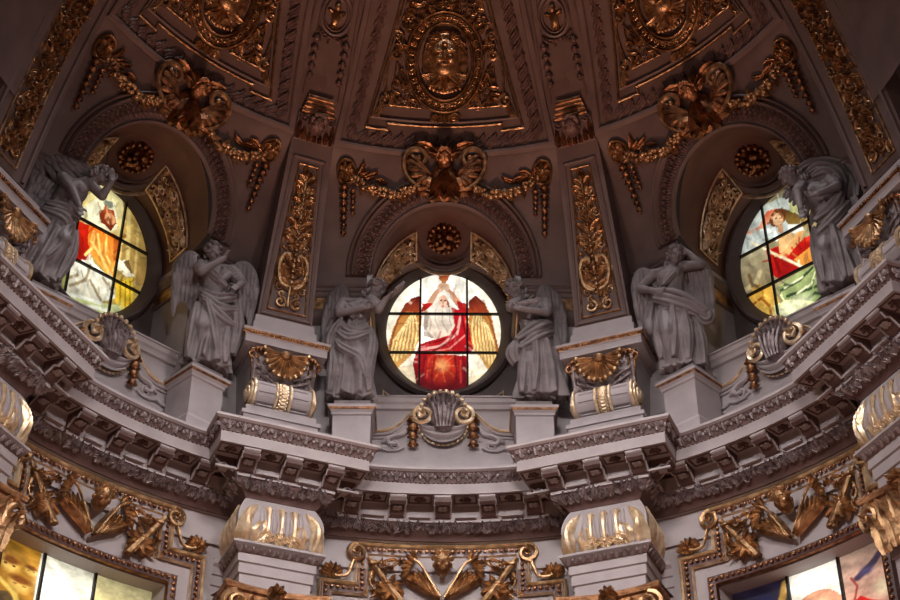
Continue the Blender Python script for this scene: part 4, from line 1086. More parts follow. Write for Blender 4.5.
def rib_pilaster(lab, A):
    t = thing('rib_pilaster', lab, 'pilaster', (0, 8.3, 17.77), A, 'tapering rib pilasters')
    def body(mb, z0, z1, w, h0, deep, n=16):
        f = FR(h0)
        def g(u, v):
            z = z0 + (z1 - z0) * u; ww = w(z); i = round(v * 3)
            p = f(-ww if i < 2 else ww, z, 0)
            return (p[0], p[1] + (deep if i in (0, 3) else 0), p[2])
        grid(mb, g, n, 3)
        for z in (z0, z1):
            a = f(-w(z), z, 0); b = f(w(z), z, 0); mb.add([a, b, (b[0], b[1] + deep, b[2]), (a[0], a[1] + deep, a[2])], [(0, 1, 2, 3)])
    mb = MB(); body(mb, 18.25, 22.25, RW, 0, 1.0); mb.obj('shaft', 'dome', t, smooth=25)
    mb = MB(); box(mb, -.66, .66, 8.26, 9.3, 17.76, 18.10); box(mb, -.62, .62, 8.30, 9.3, 18.10, 18.3); mb.obj('base', 'stone', t, smooth=25)
    f = FR(.0)
    W = lambda z: .40 - .062 * (z - 18.5)
    mb = MB(); border(mb, subdiv([(-W(18.5), 18.50), (W(18.5), 18.50), (W(21.7), 21.72), (-W(21.7), 21.72)], .3), .045, .05, f); mb.obj('gilt_border', 'gold', t)
    mb = MB(); border(mb, subdiv([(-W(18.5) - .1, 18.38), (W(18.5) + .1, 18.38), (W(21.7) + .13, 21.86), (-W(21.7) - .13, 21.86)], .3), .07, .05, f); mb.obj('edge_moulding', 'dome', t)
    mb = MB()
    for s in (-1, 1):
        volute(mb, s * .17, 18.68, .11, PI / 2, 1.4, s, .035, .08, f); volute(mb, s * .15, 18.86, .06, -PI / 2, 1.2, s, .025, .07, f)
        tube(mb, [(s * q.x, q.y, .06) for q in spline([(.05, 19.0), (.22, 19.1), (.30, 19.4), (.24, 19.68), (.10, 19.72), (.08, 19.6)], 5)], [.05] * 26, 6, f)
        for i, z in enumerate((19.05, 19.3, 19.9, 20.1, 20.35, 20.6, 20.85, 21.1, 21.35)):
            q = W(z) - .08; leaf(mb, s * .03, z, PI / 2 - s * (.75 - .1 * (i % 3)), min(.34, q * 1.4), .17, .07, -s * .7, 3, f, .7)
        for z in (20.2, 20.72, 21.2): volute(mb, s * (W(z) - .13), z, .08, 0, 1.2, -s, .025, .06, f, True, 12)
        for z in (19.25, 19.5): leaf(mb, s * .05, z, PI / 2 - s * .5, .22, .14, .08, -s * .5, 3, f)
    symfoliage(mb, lambda x, y: .04 < x < W(y) - .06, (.02, .36, 18.95, 21.6), 36, .19, f, 41, .06, lambda x, y: 1.2)
    for z, k in ((19.42, .13), (19.98, .1), (20.5, .09), (21.0, .08), (21.5, .07)): rosette(mb, 0, z, k, .1, 6, f)
    tube(mb, [(0, 18.6 + .1 * i, .05) for i in range(30)], .028, 5, f)
    for i in range(12): ell(mb, (0, 19.12 + .12 * i, .09), (.05 - .002 * i, .05, .05), None, 6, 5, f)
    mb.obj('relief_foliage', 'gold', t, label='gilded candelabra foliage')
    # mask capital and gilded cushion
    mb = MB(); g = FR(.06)
    body(mb, 22.25, 22.78, lambda z: .42, .08, 1.0, 4)
    mb.obj('capital', 'dome', t)
    mb = MB(); hm = cherub(mb, 0, 22.52, .2, g, 0, 0, True, 8)
    for s in (-1, 1): volute(mb, s * .3, 22.68, .09, 0, 1.3, s, .03, .07, g)
    mb.obj('mask', 'domedark', t); hm.obj('curls', 'domedark', t)
    mb = MB()
    for x in (-.36, -.24, .24, .36): leaf(mb, x, 22.22, PI / 2, .42 if abs(x) > .3 else .26, .14, .08, 0, 3, g)
    for x in (-.12, 0, .12): leaf(mb, x, 22.2, PI / 2, .18, .12, .08, 0, 2, g)
    mb.obj('capital_leaf', 'bronze', t)
    mb = MB()
    for i, (z, w) in enumerate(((22.84, .36), (22.95, .33), (23.06, .30), (23.15, .27))): tube(mb, [g(-w, z, .02), g(w, z, .02)], .055, 8)
    mb.obj('cushion', 'bronze', t, label='stacked gilded cushion')
    return t
ribcopies(rib_pilaster, lambda A: 'tapering pilaster with gilded relief strip, forming ' + side(A), (22.5,))
def arch_rib(lab, A, s):
    """broad arch rib closing the apse: same foot, wide gilded strip that keeps its width up the curve"""
    t = thing('arch_rib', lab, 'rib', (0, 8.3, 17.77), A, 'broad arch ribs at the edges')
    f0 = FR(.0); f = lambda x, y, h: f0(s * x, y, h)
    def body(mb, z0, z1, a, b, h0, deep, n=30):
        ff = FR(h0)
        def g(u, v):
            z = z0 + (z1 - z0) * u; i = round(v * 3); p = ff(s * (a if i < 2 else b), z, 0)
            return (p[0], p[1] + (deep if i in (0, 3) else 0), p[2] + (.25 * deep if i in (0, 3) else 0))
        grid(mb, g, n, 3)
    mb = MB(); body(mb, 18.25, 28.5, -.95, .44, 0, 1.2); body(mb, 18.25, 28.5, -1.5, -.9, -.45, 1.2); mb.obj('shaft', 'dome', t, smooth=25)
    mb = MB(); box(mb, -.98, .84, 8.26, 9.3, 17.76, 18.12) if s > 0 else box(mb, -.84, .98, 8.26, 9.3, 17.76, 18.12); mb.obj('base', 'stone', t, smooth=25)
    mb = MB(); border(mb, subdiv([(-.60, 25.6), (-.60, 18.42), (.06, 18.42), (.0, 25.6)][::s], .3), .045, .05, f); mb.obj('gilt_border', 'gold', t)
    mb = MB()
    for x in (-.84, .32): border(mb, [(x, z) for z in np.arange(18.3, 28, .3)], .09, .07, f, False)
    border(mb, [(-1.2, z) for z in np.arange(18.3, 28, .3)], .3, .06, lambda x, y, h: f(x, y, h - .45), False); mb.obj('edge_moulding', 'dome', t)
    mb = MB(); rg = random.Random(5)
    foliage(mb, lambda x, y: True, (-.52, -.03, 18.55, 23.8), 190, .22, f, 52, .09, lambda x, y: PI / 2)
    for i in range(16): rosette(mb, -.27 + .05 * sin(i * 2.1), 18.8 + .31 * i, .13, .12, 6, f)
    for k in (-1, 1): volute(mb, -.27 + k * .15, 18.66, .11, PI / 2, 1.4, k, .035, .08, f)
    mb.obj('relief_foliage', 'gold', t, label='gilded foliage strip')
    return t
arch_rib('broad curved arch rib with gilded foliage strip at the upper left edge', -67.5, 1)
arch_rib('broad curved arch rib with gilded foliage strip at the upper right edge', 67.5, -1)

def rib_upper(lab, A):
    t = thing('upper_rib', lab, 'rib', (0, 7.0, 22.8), A, 'upper ribs with medallions')
    mb = MB(); f = FR(.0); w = lambda z: .60 - .03 * (z - 23)
    def g(h0, ww, z0, z1, deep):
        ff = FR(h0)
        def q(u, v):
            z = z0 + (z1 - z0) * u; i = round(v * 3); p = ff((-1 if i < 2 else 1) * ww(z), z, 0); return (p[0], p[1] + (deep if i in (0, 3) else 0), p[2] + (deep * .3 if i in (0, 3) else 0))
        grid(mb, q, 18, 3)
    g(0, w, 22.75, 28.6, .9); mb.obj('shaft', 'dome', t, smooth=25)
    mb = MB()
    for s in (-1, 1): border(mb, [(s * (w(z) - .05), z) for z in np.arange(22.8, 28.6, .4)], .09, .07, f, False); border(mb, [(s * (w(z) - .2), z) for z in np.arange(23.2, 28.6, .4)], .05, .05, f, False)
    mb.obj('edge_moulding', 'dome', t)
    mb = MB(); n = 30; E = lambda a, b: [(a * cos(2 * PI * i / n), 25.0 + b * sin(2 * PI * i / n)) for i in range(n)]
    border(mb, E(.33, .44), .07, .09, f); border(mb, E(.25, .35), .03, .06, f); m = mb.obj('medallion_ring', 'dome', t)
    mb = MB(); ell(mb, (0, 25.14, .06), (.07, .09, .08), None, 9, 7, f); ell(mb, (0, 24.92, .04), (.10, .17, .08), None, 9, 7, f)
    for s in (-1, 1): leaf(mb, s * .05, 25.0, s * .4 if s > 0 else PI - .4, .16, .09, .07, 0, 2, f); leaf(mb, s * .04, 24.8, -PI / 2 + s * .3, .16, .09, .07, 0, 2, f)
    mb.obj('figure_relief', 'gold', m)
    mb = MB()
    for s in (-1, 1): drop(mb, s * .33, 24.5, 23.5, .075, f, 5, 3, .05)
    swag(mb, [(-.34, 24.62), (-.15, 24.48), (.15, 24.48), (.34, 24.62)], .07, f, 14, 6, .04); mb.obj('garland', 'domedark', t)
    return t
ribcopies(rib_upper, lambda A: 'upper dome rib with small gilded oval medallion, above ' + side(A), (22.5,))

def capital(lab, A):
    t = thing('column_capital', lab, 'capital', (0, 7.7, 10.9), A, 'gilded column capitals')
    mb = MB()
    # concave-sided abacus
    P = []
    for i in range(13):
        x = -.92 + 1.84 * i / 12; P.append((x, 7.40 + .16 * (1 - (x / .92) ** 2)))
    path = [(-.92, 8.7)] + P + [(.92, 8.7)]
    sweep(mb, path, [(-.12, 11.78), (-.06, 11.80), (-.04, 11.90), (0, 11.93), (.02, 12.0), (.0, 12.04), (-.8, 12.06)]); mb.obj('abacus', 'bronze', t)
    f = FV(7.55)
    mb = MB(); rosette(mb, 0, 11.95, .16, .2, 7, f); mb.obj('abacus_flower', 'gold', t)
    for s in (-1, 1):
        mb = MB(); volute(mb, s * .72, 11.62, .22, PI / 2, 1.7, -s, .06, .2, f); mb.obj('volute', 'gold', t)
    mb = MB()
    for k in range(-2, 3): leaf(mb, k * .3, 10.95, PI / 2, .62, .36, .16, 0, 4, f, 1.4)
    for k in range(-1, 3): leaf(mb, k * .3 - .15, 10.95, PI / 2, .85, .34, .12, 0, 4, f, 1.4)
    mb.obj('acanthus', 'gold', t)
    mb = MB(); box(mb, -.62, .62, 7.62, 9.0, 10.9, 11.95); mb.obj('bell', 'stone', t)
    return t
ribcopies(capital, lambda A: 'gilded capital with flower under the entablature block of ' + side(A))
mb = MB()
for A in RIBS:
    m_ = MB(); box(m_, -.6, .6, 7.66, 9.3, 2, 11.0); box(m_, -.6, .6, 7.68, 9.3, 11.9, 14.86); struct(m_, 'wall_pier', 'stone', A, 25)

# ================================================================ GILDED FRAMES OF THE TALL WINDOWS BELOW
def tall_frame(lab):
    t = thing('gilded_window_frame', lab, 'window surround', (0, 8.6, 12.0), 0, 'gilded surrounds of the tall windows'); f = FC(8.60)
    cl = [(-2.17, 10.6), (-2.17, 12.78), (-1.5, 12.78), (-1.5, 13.60), (1.5, 13.60), (1.5, 12.78), (2.17, 12.78), (2.17, 10.6)]
    mk = lambda d: subdiv(offset_path(cl, d), .2, False)
    mb = MB(); a, b = offset_path(cl, -.12), offset_path(cl, .12)
    for lo, hi, h in ((-.10, .10, .04),):
        A_, B_ = subdiv(cl, .2, False), None
        qa, qb = offset_path(A_, lo), offset_path(A_, hi)
        vs = [(x, y, h) for x, y in qa] + [(x, y, h) for x, y in qb]; n = len(qa)
        mb.add(vs, [(i, i + 1, n + i + 1, n + i) for i in range(n - 1)], f)
    mb.obj('frame_ground', 'brown', t)
    mb = MB(); border(mb, mk(-.115), .06, .10, f, False); border(mb, mk(.105), .035, .09, f, False); border(mb, mk(-.06), .025, .09, f, False); mb.obj('gilt_edge', 'palegold', t)
    mb = MB(); pts = subdiv(subdiv(cl, .1, False), .1, False); beads(mb, [(x, y, .05) for x, y in pts], .042, f); mb.obj('bead_row', 'bronze', t)
    for s in (-1, 1):
        mb = MB(); volute(mb, s * 1.61, 13.50, .17, PI / 2, 1.7, -s, .05, .16, f)
        tube(mb, [(s * q.x, q.y, .1) for q in spline([(1.66, 13.40), (1.72, 13.2), (1.80, 13.02), (1.98, 12.98), (2.1, 13.05)], 5)], .032, 6, f); mb.obj('volute', 'gold', t)
        mb = MB()
        for q in range(7): leaf(mb, s * 2.08, 13.02, .2 + q * .45, .24, .14, .1, .5, 2, f, .6, .04, 5)
        rosette(mb, s * 2.08, 13.05, .12, .16, 6, f); mb.obj('leaf_tuft', 'gold', t)
    # beaded inner moulding round the opening
    inn = [(-1.72, 8.5), (-1.72, 12.33), (1.72, 12.33), (1.72, 8.5)]
    mb = MB(); border(mb, subdiv(inn, .2, False), .2, .10, f, False); mb.obj('inner_moulding', 'brown', t)
    mb = MB()
    for x, y in subdiv(inn, .11, False):
        if y > 10: ell(mb, (x, y, .10), (.045, .045, .045), None, 6, 4, f)
    border(mb, subdiv([(-1.63, 8.5), (-1.63, 12.24), (1.63, 12.24), (1.63, 8.5)], .2, False), .03, .08, f, False); mb.obj('inner_beads', 'bronze', t)
    return t
copies(tall_frame, lambda A: {0: 'gilded stepped window surround at the bottom centre', -45: 'gilded stepped window surround at the bottom left', 45: 'gilded stepped window surround at the bottom right'}[A])

def winged_cherub(lab):
    t = thing('winged_cherub', lab, 'relief', (0, 8.55, 12.7), 0, 'gilded winged cherubs over the tall windows'); f = FC(8.58)
    mb = MB(); hm = cherub(mb, 0, 13.22, .21, f, .16, 0, True, 5); h = mb.obj('cherub_head', 'gold', t); hm.obj('curls', 'gold', h)
    for s in (-1, 1):
        mb = MB(); g = lambda x, y, h, s=s: f(s * x, y, h)
        for r_, (n, L, W, hh) in enumerate(((7, .74, .15, .05), (6, .56, .13, .11), (5, .36, .12, .16))):
            for i in range(n):
                u = i / (n - 1)
                leaf(mb, .05 + .34 * u, 12.60 + .22 * u, 1.02 - .35 * u, L * (1 - .32 * u), W, .06, .22 - .5 * u, 1, g, .4, hh, 6)
        for i in range(6): leaf(mb, .5 + .03 * i, 13.38 - .05 * i, 1.3 - .42 * i, .2, .12, .09, -.6, 2, g, .6, .12, 5)
        tube(mb, [(q.x, q.y, .2) for q in spline([(.03, 12.60), (.16, 12.82), (.30, 13.06), (.42, 13.26), (.54, 13.36)], 5)], [.028] * 21, 6, g)
        mb.obj('wing', 'gold', t)
    return t
copies(winged_cherub, lambda A: {0: 'gilded winged cherub at the bottom centre under the cornice', -45: 'gilded winged cherub at the lower left over the tall window', 45: 'gilded winged cherub at the lower right over the tall window'}[A])

def torch(lab, s):
    t = thing('torch_relief', lab, 'relief', (s * 1.1, 8.55, 12.6), 0, 'gilded crossed torches with leaves'); f = FC(8.58); g = lambda x, y, h: f(s * x, y, h)
    mb = MB(); tube(mb, [(1.40 - .09 * i, 13.40 - .125 * i, .09) for i in range(8)], [.05, .055, .06, .065, .07, .075, .085, .09], 7, g)
    for i in (1, 4, 7): ell(mb, (1.40 - .09 * i, 13.40 - .125 * i, .09), (.1, .05, .1), None, 8, 5, g)
    mb.obj('shaft', 'gold', t)
    mb = MB()
    for i in range(8): leaf(mb, .98, 12.80, i * .8, .30, .15, .1, .8, 3, g, .6, .06)
    foliage(mb, lambda x, y: True, (.78, 1.2, 12.55, 12.95), 12, .2, g, 31, .12); mb.obj('leaf_bunch', 'gold', t)
    mb = MB()
    for x, y in ((1.12, 13.34), (1.24, 13.30), (.98, 13.24), (1.32, 12.96), (1.26, 12.76), (.78, 13.38), (1.1, 13.2)): rosette(mb, x, y, .085, .09, 5, g); 
    for x, y, a in ((1.05, 13.38, 2.6), (1.3, 13.0, 1.2), (1.38, 12.8, -1.2), (.92, 13.3, 2.2)): leaf(mb, x, y, a, .2, .1, .07, .9, 2, g)
    tube(mb, [(q.x, q.y, .05) for q in spline([(1.42, 13.36), (1.2, 13.36), (.95, 13.28), (.82, 13.38)], 4)], .02, 5, g)
    tube(mb, [(q.x, q.y, .05) for q in spline([(1.34, 13.1), (1.34, 12.9), (1.22, 12.74), (1.34, 12.6)], 4)], .02, 5, g)
    mb.obj('blossom', 'gold', t)
    return t
for s in (-1, 1): copies(lambda lab: torch(lab, s), lambda A: 'gilded torch and leaf relief %s of the winged cherub at the %s' % ('left' if s < 0 else 'right', {0: 'bottom centre', -45: 'lower left', 45: 'lower right'}[A]))

def pic_tall_left(U, V, C):
    C[:] = (.95, .88, .62); P_poly(U, V, C, [(-1, -1), (-1, 1), (-.36, 1), (-.36, -1)], (.80, .52, .14), 1, (.50, .28, .07))
    for x, y, r in ((-.72, .5, .16), (-.56, .2, .17), (-.9, .62, .13), (-.45, .55, .1)):
        P_ell(U, V, C, x, y, r, r * 1.1, (.96, .72, .30), .5); P_ell(U, V, C, x, y + r * .6, r, r * .6, (.45, .22, .05), .5)
        for s in (-.35, .35): P_ell(U, V, C, x + s * r, y, r * .14, r * .1, (.3, .12, .03))
    P_poly(U, V, C, [(-1, -.2), (-.7, .0), (-.45, -.2), (-.4, -1), (-1, -1)], (.30, .22, .12)); P_line(U, V, C, [(-.85, .2), (-.6, .0), (-.5, -.3)], .05, (.95, .75, .3))
    P_poly(U, V, C, [(-.36, 1), (.30, 1), (.30, -1), (-.36, -1)], (1., .97, .84)); P_ell(U, V, C, -.05, .4, .4, .6, (1.3, 1.25, 1.1), .9)
    P_poly(U, V, C, [(-.15, -.6), (-.02, .05), (.18, .28), (.24, .2), (.2, -.3), (.12, -.7)], (.55, .58, .44), .9); P_line(U, V, C, [(-.05, -.4), (.08, .08), (.2, .22)], .02, (.85, .88, .75)); P_line(U, V, C, [(.04, -.5), (.12, -.05), (.2, .12)], .02, (.85, .88, .75))
    P_poly(U, V, C, [(.30, 1), (1, 1), (1, -1), (.30, -1)], (.98, .90, .62), 1, (.90, .74, .34)); P_ell(U, V, C, .55, .2, .16, .2, (.75, .48, .16), .6); P_ell(U, V, C, .55, .12, .1, .13, (.98, .8, .5), .5); P_poly(U, V, C, [(.36, 0), (.55, -.1), (.8, -.2), (.8, -1), (.36, -1)], (.88, .62, .25)); P_ell(U, V, C, .88, .3, .14, .4, (.95, .85, .6), .6)
    P_folds(U, V, C, 19, .6, .8, .1); return C
def pic_tall_right(U, V, C):
    C[:] = (.80, .66, .50)
    P_poly(U, V, C, [(-1, 1), (-.33, 1), (-.33, -1), (-1, -1)], (.10, .09, .16), 1, (.30, .20, .14)); P_ell(U, V, C, -.7, .62, .3, .3, (.06, .06, .20), .6); P_line(U, V, C, [(-.5, .3), (-.42, .6), (-.36, .9)], .06, (.70, .50, .20)); P_ell(U, V, C, -.8, -.1, .2, .3, (.55, .42, .25), .7); P_ell(U, V, C, -.52, -.3, .2, .3, (.18, .12, .14), .7)
    P_poly(U, V, C, [(-.33, 1), (.30, 1), (.30, -1), (-.33, -1)], (1., .95, .85)); P_ell(U, V, C, 0, .8, .4, .36, (1.3, 1.25, 1.15), .6)
    P_ell(U, V, C, -.02, .02, .33, .5, (.82, .52, .38)); P_ell(U, V, C, -.02, .1, .22, .32, (.96, .72, .52), .5); P_ell(U, V, C, -.03, .1, .14, .2, (.96, .95, .9)); P_ell(U, V, C, -.03, .06, .09, .13, (.42, .42, .46)); P_poly(U, V, C, [(-.3, -.3), (-.05, -.1), (.25, -.25), (.28, -1), (-.3, -1)], (.78, .10, .08))
    P_poly(U, V, C, [(.30, 1), (1, 1), (1, -1), (.30, -1)], (.80, .62, .52), 1, (.66, .36, .28)); P_line(U, V, C, [(.5, .45), (.72, .62), (.96, .92)], .07, (.22, .16, .24)); P_ell(U, V, C, .62, .52, .12, .12, (.24, .2, .32), .7)
    P_poly(U, V, C, [(.36, -1), (.36, .0), (.5, .1), (.62, -.05), (.95, -.35), (1, -1)], (.72, .07, .06)); P_line(U, V, C, [(.42, .05), (.48, .3), (.42, .5)], .02, (.55, .2, .15)); P_ell(U, V, C, .8, .1, .2, .25, (.92, .78, .6), .7)
    P_folds(U, V, C, 19, 1.6, .8, .1); return C
def tall_window(A, fn, lab, k):
    w = thing('window_%d' % k, lab, 'window', (0, 8.9, 10.4), A, None, 'structure'); f = FC(8.98)
    N, Mv = 200, 110; C = np.clip(painter(N, Mv, fn), 0, 1.3) ** 1.8 * 1.15; vs = [f(-1.62 + 3.24 * i / N, 10.4 + 1.82 * j / Mv, 0) for i in range(N + 1) for j in range(Mv + 1)]
    fs = [(i * (Mv + 1) + j, (i + 1) * (Mv + 1) + j, (i + 1) * (Mv + 1) + j + 1, i * (Mv + 1) + j + 1) for i in range(N) for j in range(Mv)]
    o = MB().add(vs, fs).obj('stained_glass', 'glass', w, smooth=0)
    at = o.data.color_attributes.new('picture', 'FLOAT_COLOR', 'POINT'); at.data.foreach_set('color', np.c_[C.reshape(-1, 3), np.ones((N + 1) * (Mv + 1))].clip(0, 1.4).ravel())
    for x in (-.53, .50):
        mb = MB(); box(mb, x - .025, x + .025, 10.4, 12.22, .0, .05, f); mb.obj('glazing_bar', 'iron', w)
    mb = MB(); f2 = FC(8.6)
    grid(mb, lambda u, v: FC(8.60 + .40 * v)((-1.62 + 3.24 * u), 12.2, 0), 14, 1)
    for s in (-1, 1): grid(mb, lambda u, v: FC(8.60 + .4 * v)(s * 1.62, 10.0 + 2.2 * u, 0), 2, 1)
    mb.obj('window_reveal', 'stone', w)
tall_window(-45, pic_tall_left, 'tall stained-glass window with golden and white panes at the bottom left', 4)
tall_window(45, pic_tall_right, 'tall stained-glass window with dark blue, white and red panes at the bottom right', 5)
tall_window(0, pic_tall_left, 'tall stained-glass window hidden below the bottom centre frame', 6)
# ================================================================ STATUES
HS = 2.92
def hand(mb, w, d, curl=.5, side=1, palm=(0, 1, 0)):
    """palm, four unequal bent fingers and a thumb; w wrist, d direction"""
    X, Y, Z = axes(d, palm); w = Vector(w)
    ell(mb, w + Z * .026, (.022, .012, .030), (X, Y, Z), 8, 6)
    for i, L in enumerate((.030, .035, .032, .024)):
        b = w + X * ((i - 1.5) * .0115) + Z * .050
        m_ = b + Z * L * .6 + Y * (-curl * L * .3); e = m_ + Z * L * .4 * (1 - curl * .6) - Y * (curl * L * .6)
        capsule(mb, b, m_, .0072, .0066, 6); capsule(mb, m_, e, .0066, .0058, 6)
    b = w + X * (.020 * side) + Z * .014; m_ = b + X * (.016 * side) + Z * .018 - Y * .006; capsule(mb, b, m_, .009, .0075, 6); capsule(mb, m_, m_ + Z * .018 - Y * .008, .0075, .0062, 6)

def head(mb, hair, c, fwd, up, seed, long=1.):
    F = Vector(fwd).normalized(); U = Vector(up); U = (U - F * U.dot(F)).normalized(); S = U.cross(F)
    c = Vector(c); ax = (S, F, U); P = lambda s, f, u: c + S * s + F * f + U * u
    ell(mb, c + U * .008, (.050, .060, .062), ax, 14, 10); ell(mb, P(0, .016, -.03), (.037, .042, .040), ax, 12, 9)
    ell(mb, P(0, .044, -.058), (.014, .013, .013), ax, 8, 6)
    for s in (-1, 1):
        ell(mb, P(s * .021, .055, .010), (.017, .009, .006), ax, 8, 5); ell(mb, P(s * .02, .0545, -.004), (.009, .007, .0055), ax, 7, 5)
        ell(mb, P(s * .025, .042, -.024), (.015, .013, .014), ax, 8, 6); ell(mb, P(s * .050, .002, -.006), (.007, .013, .018), ax, 7, 5)
    tube(mb, [P(0, .058, .006), P(0, .066, -.008), P(0, .073, -.02), P(0, .063, -.026)], [.007, .0085, .0105, .006], 7)
    ell(mb, P(0, .058, -.038), (.014, .008, .0045), ax, 8, 5); ell(mb, P(0, .055, -.046), (.012, .008, .0045), ax, 8, 5)
    rg = random.Random(seed)
    for i in range(70):
        th = rg.uniform(-PI, PI); ph = rg.uniform(-.15, 1.) ** 1
        v = S * (cos(th) * .056 * sqrt(1 - min(.98, max(0, ph)) ** 2)) + F * (sin(th) * .064 * sqrt(1 - min(.98, max(0, ph)) ** 2) - .008) + U * (.012 + .066 * ph)
        if v.dot(F) > .034 and v.dot(U) < .038: continue
        k = rg.uniform(.012, .019); a = axes(v.normalized() + S * .4)
        ell(hair, c + v, (k, k * .75, k * 1.2), a, 6, 5)
    for i in range(int(16 * long)):
        s = rg.choice((-1, 1)); p = P(s * rg.uniform(.03, .055), rg.uniform(-.05, -.01), rg.uniform(-.09, -.01)); ell(hair, p, (.014, .014, .022), None, 6, 5)

def stonewing(root, fr, lead, d0, d1, L0, L1, n=13, w=.034, nrm=(0, 1, 0), back=0.):
    mb = MB(); sp = [Vector((p.x, p.y * .55, p.z)) for p in spline(lead, 10)]; N = Vector(nrm).normalized()
    for row, (ks, kw, off, m) in enumerate(((1., 1., 0, n), (.62, .95, .012, n + 2), (.34, .85, .022, n + 3))):
        for i in range(m):
            u = (i + .3) / m; p = sp[int(u * (len(sp) - 1))]
            d = (Vector(d0) * (1 - u) + Vector(d1) * u).normalized(); L = (L0 * (1 - u) + L1 * u) * ks
            X = d.cross(N).normalized(); Y = d.cross(X)
            ell(mb, p + d * L * .48 + N * (off + .007 * (i % 2)), (w * kw * .72, .013, L * .52), (X, Y, d), 8, 8)
            if row == 0: tube(mb, [p + d * L * .1 + N * .011, p + d * L * .9 + N * .009], [.005, .002], 4)
    tube(mb, sp, [.018 + .016 * sin(PI * i / len(sp)) for i in range(len(sp))], 8)
    mb.v = [fr(*p) for p in mb.v]
    return mb.obj('wing', 'statue', root, smooth=60)

def angel(A, t0, r0, label, S):
    root = thing('angel_statue', label, 'statue', (t0, r0, 16.72), A, 'stone angels beside the round windows')
    ck, sk = cos(radians(S.get('yaw', 0))), sin(radians(S.get('yaw', 0)))
    fr = lambda x, y, z: (t0 + (x * ck - y * sk) * HS, r0 - (x * sk + y * ck) * HS, 16.72 + z * HS)
    mb = MB(); hair = MB(); V = Vector
    head(mb, hair, S['head'], S['fwd'], S['up'], S['seed'])
    ch, hp = V(S['chest']), V(S['hip']); nk = ch + V((0, -.01, .105))
    shL, shR = V(S['shL']), V(S['shR'])
    capsule(mb, nk - (nk - ch) * .2, V(S['head']) - V(S['up']).normalized() * .04, .034, .029, 9)
    ax_ = axes(shR - shL, (0, 1, 0)); sx = (shR - shL).normalized(); up = (nk - hp).normalized(); fy = up.cross(sx) * -1
    ax = (sx, fy, up)
    ell(mb, ch, (.100, .070, .115), ax, 14, 10); ell(mb, (ch + hp) / 2, (.078, .060, .11), ax, 14, 10); ell(mb, hp, (.098, .075, .085), ax, 14, 10)
    for s in (-1, 1): ell(mb, ch + sx * (s * .045) + V((0, .052, .012)), (.036, .026, .038), None, 9, 7)
    for s, sh in ((-1, shL), (1, shR)):
        ell(mb, sh, (.043, .043, .043), None, 10, 8); capsule(mb, nk - up * .02, sh, .036, .040, 8)
    for k, sh, s in (('armL', shL, -1), ('armR', shR, 1)):
        e, w, d, c, palm = S[k]; capsule(mb, sh, e, .039, .031, 9); capsule(mb, e, w, .031, .020, 9); hand(mb, w, d, c, -s, palm)
        if S.get('sleeves', True):
            m_ = sh.lerp(V(e), .75); capsule(mb, sh, m_, .046, .047, 9)
            for q in range(4): tube(mb, [sh.lerp(m_, .25 * q + .15) + V((.046 * cos(a), .046 * sin(a), .01 * sin(2 * a))) for a in np.linspace(0, 2 * PI, 9)[:-1]], .008, 5, None, True)
    # legs under the cloth
    for k in ('legL', 'legR'):
        kn, an, toe = map(V, S[k]); hj = hp + sx * (-.045 if k == 'legL' else .045)
        capsule(mb, hj, kn, .066, .050, 10); capsule(mb, kn, an, .047, .028, 10)
        d = (toe - an); d.z = 0; d.normalize(); f0 = V((an.x, an.y, .022)); X, Y, Z = axes(d)
        capsule(mb, f0 - d * .012, f0 + d * .055, .024, .018, 8)
        for i in range(5): ell(mb, f0 + d * (.078 - .004 * i) + d.cross(V((0, 0, 1))) * ((i - 2) * .009) + V((0, 0, -.008)), (.007, .007, .008), None, 6, 5)
    # robe: lofted rings with folds that deepen towards the hem
    rings = S['robe']; rz = [V((q[1], q[2], q[0])) for q in rings]; rg = random.Random(S['seed']); ph = [rg.uniform(0, 6) for _ in range(6)]
    def samp(u):
        x = u * (len(rings) - 1); i = min(len(rings) - 2, int(x)); f = x - i; f = f * f * (3 - 2 * f) * .5 + f * .5
        return [rings[i][k] * (1 - f) + rings[i + 1][k] * f for k in range(5)]
    nf = S.get('nf', 9); tw = S.get('tw', 2.5)
    def rob(u, v):
        z, cx, cy, rx, ry = samp(v); a = 2 * PI * u
        amp = .07 + .24 * v
        w = sin(nf * a + ph[0] + tw * v + 1.1 * sin(2 * a + ph[1])) * .55 + sin(nf * 1.9 * a + ph[2] - tw * v * 1.6 + 1.3 * sin(3 * a)) * .35 + .3 * sin(3 * a + ph[3] + 5 * v)
        w = w if w > 0 else w * .6
        k = 1 + amp * w
        return (cx + rx * k * cos(a), cy + ry * k * sin(a), z + (.012 * sin(nf * a + ph[4]) if v > .97 else 0))
    n0 = len(mb.v); grid(mb, rob, 120, 40, None, True)
    # cap the loft so the remesher sees a solid
    for v in (0, 40):
        idx = [n0 + i * 41 + v for i in range(120)]; mb.f.append(tuple(idx if v else idx[::-1]))
    for pts, rad in S['drapes']:
        sp = spline(pts, 7); m_ = len(sp)            # a gathered sheet: five soft ridges side by side
        for off, dep in ((-1.6, -.75), (-.8, .05), (0, -.55), (.8, .25), (1.6, -.6)):
            row = []
            for i, p in enumerate(sp):
                tg = (sp[min(m_ - 1, i + 1)] - sp[max(0, i - 1)]).normalized(); nn = V((p.x * .8, 1, 0)).normalized(); sd = tg.cross(nn)
                e = .45 + .55 * sin(PI * (i + .5) / m_); row.append(p + sd * (off * rad * e * .8) + nn * (dep * rad - rad * .35))
            tube(mb, row, [rad * .52 * (.5 + .5 * sin(PI * (i + 1) / (m_ + 1))) for i in range(m_)], 6)
    for c, rad in S.get('lumps', ()): ell(mb, c, rad, None, 10, 8)
    mb.v = [fr(*p) for p in mb.v]
    o = mb.obj('robed_figure', 'statue', root, smooth=0)
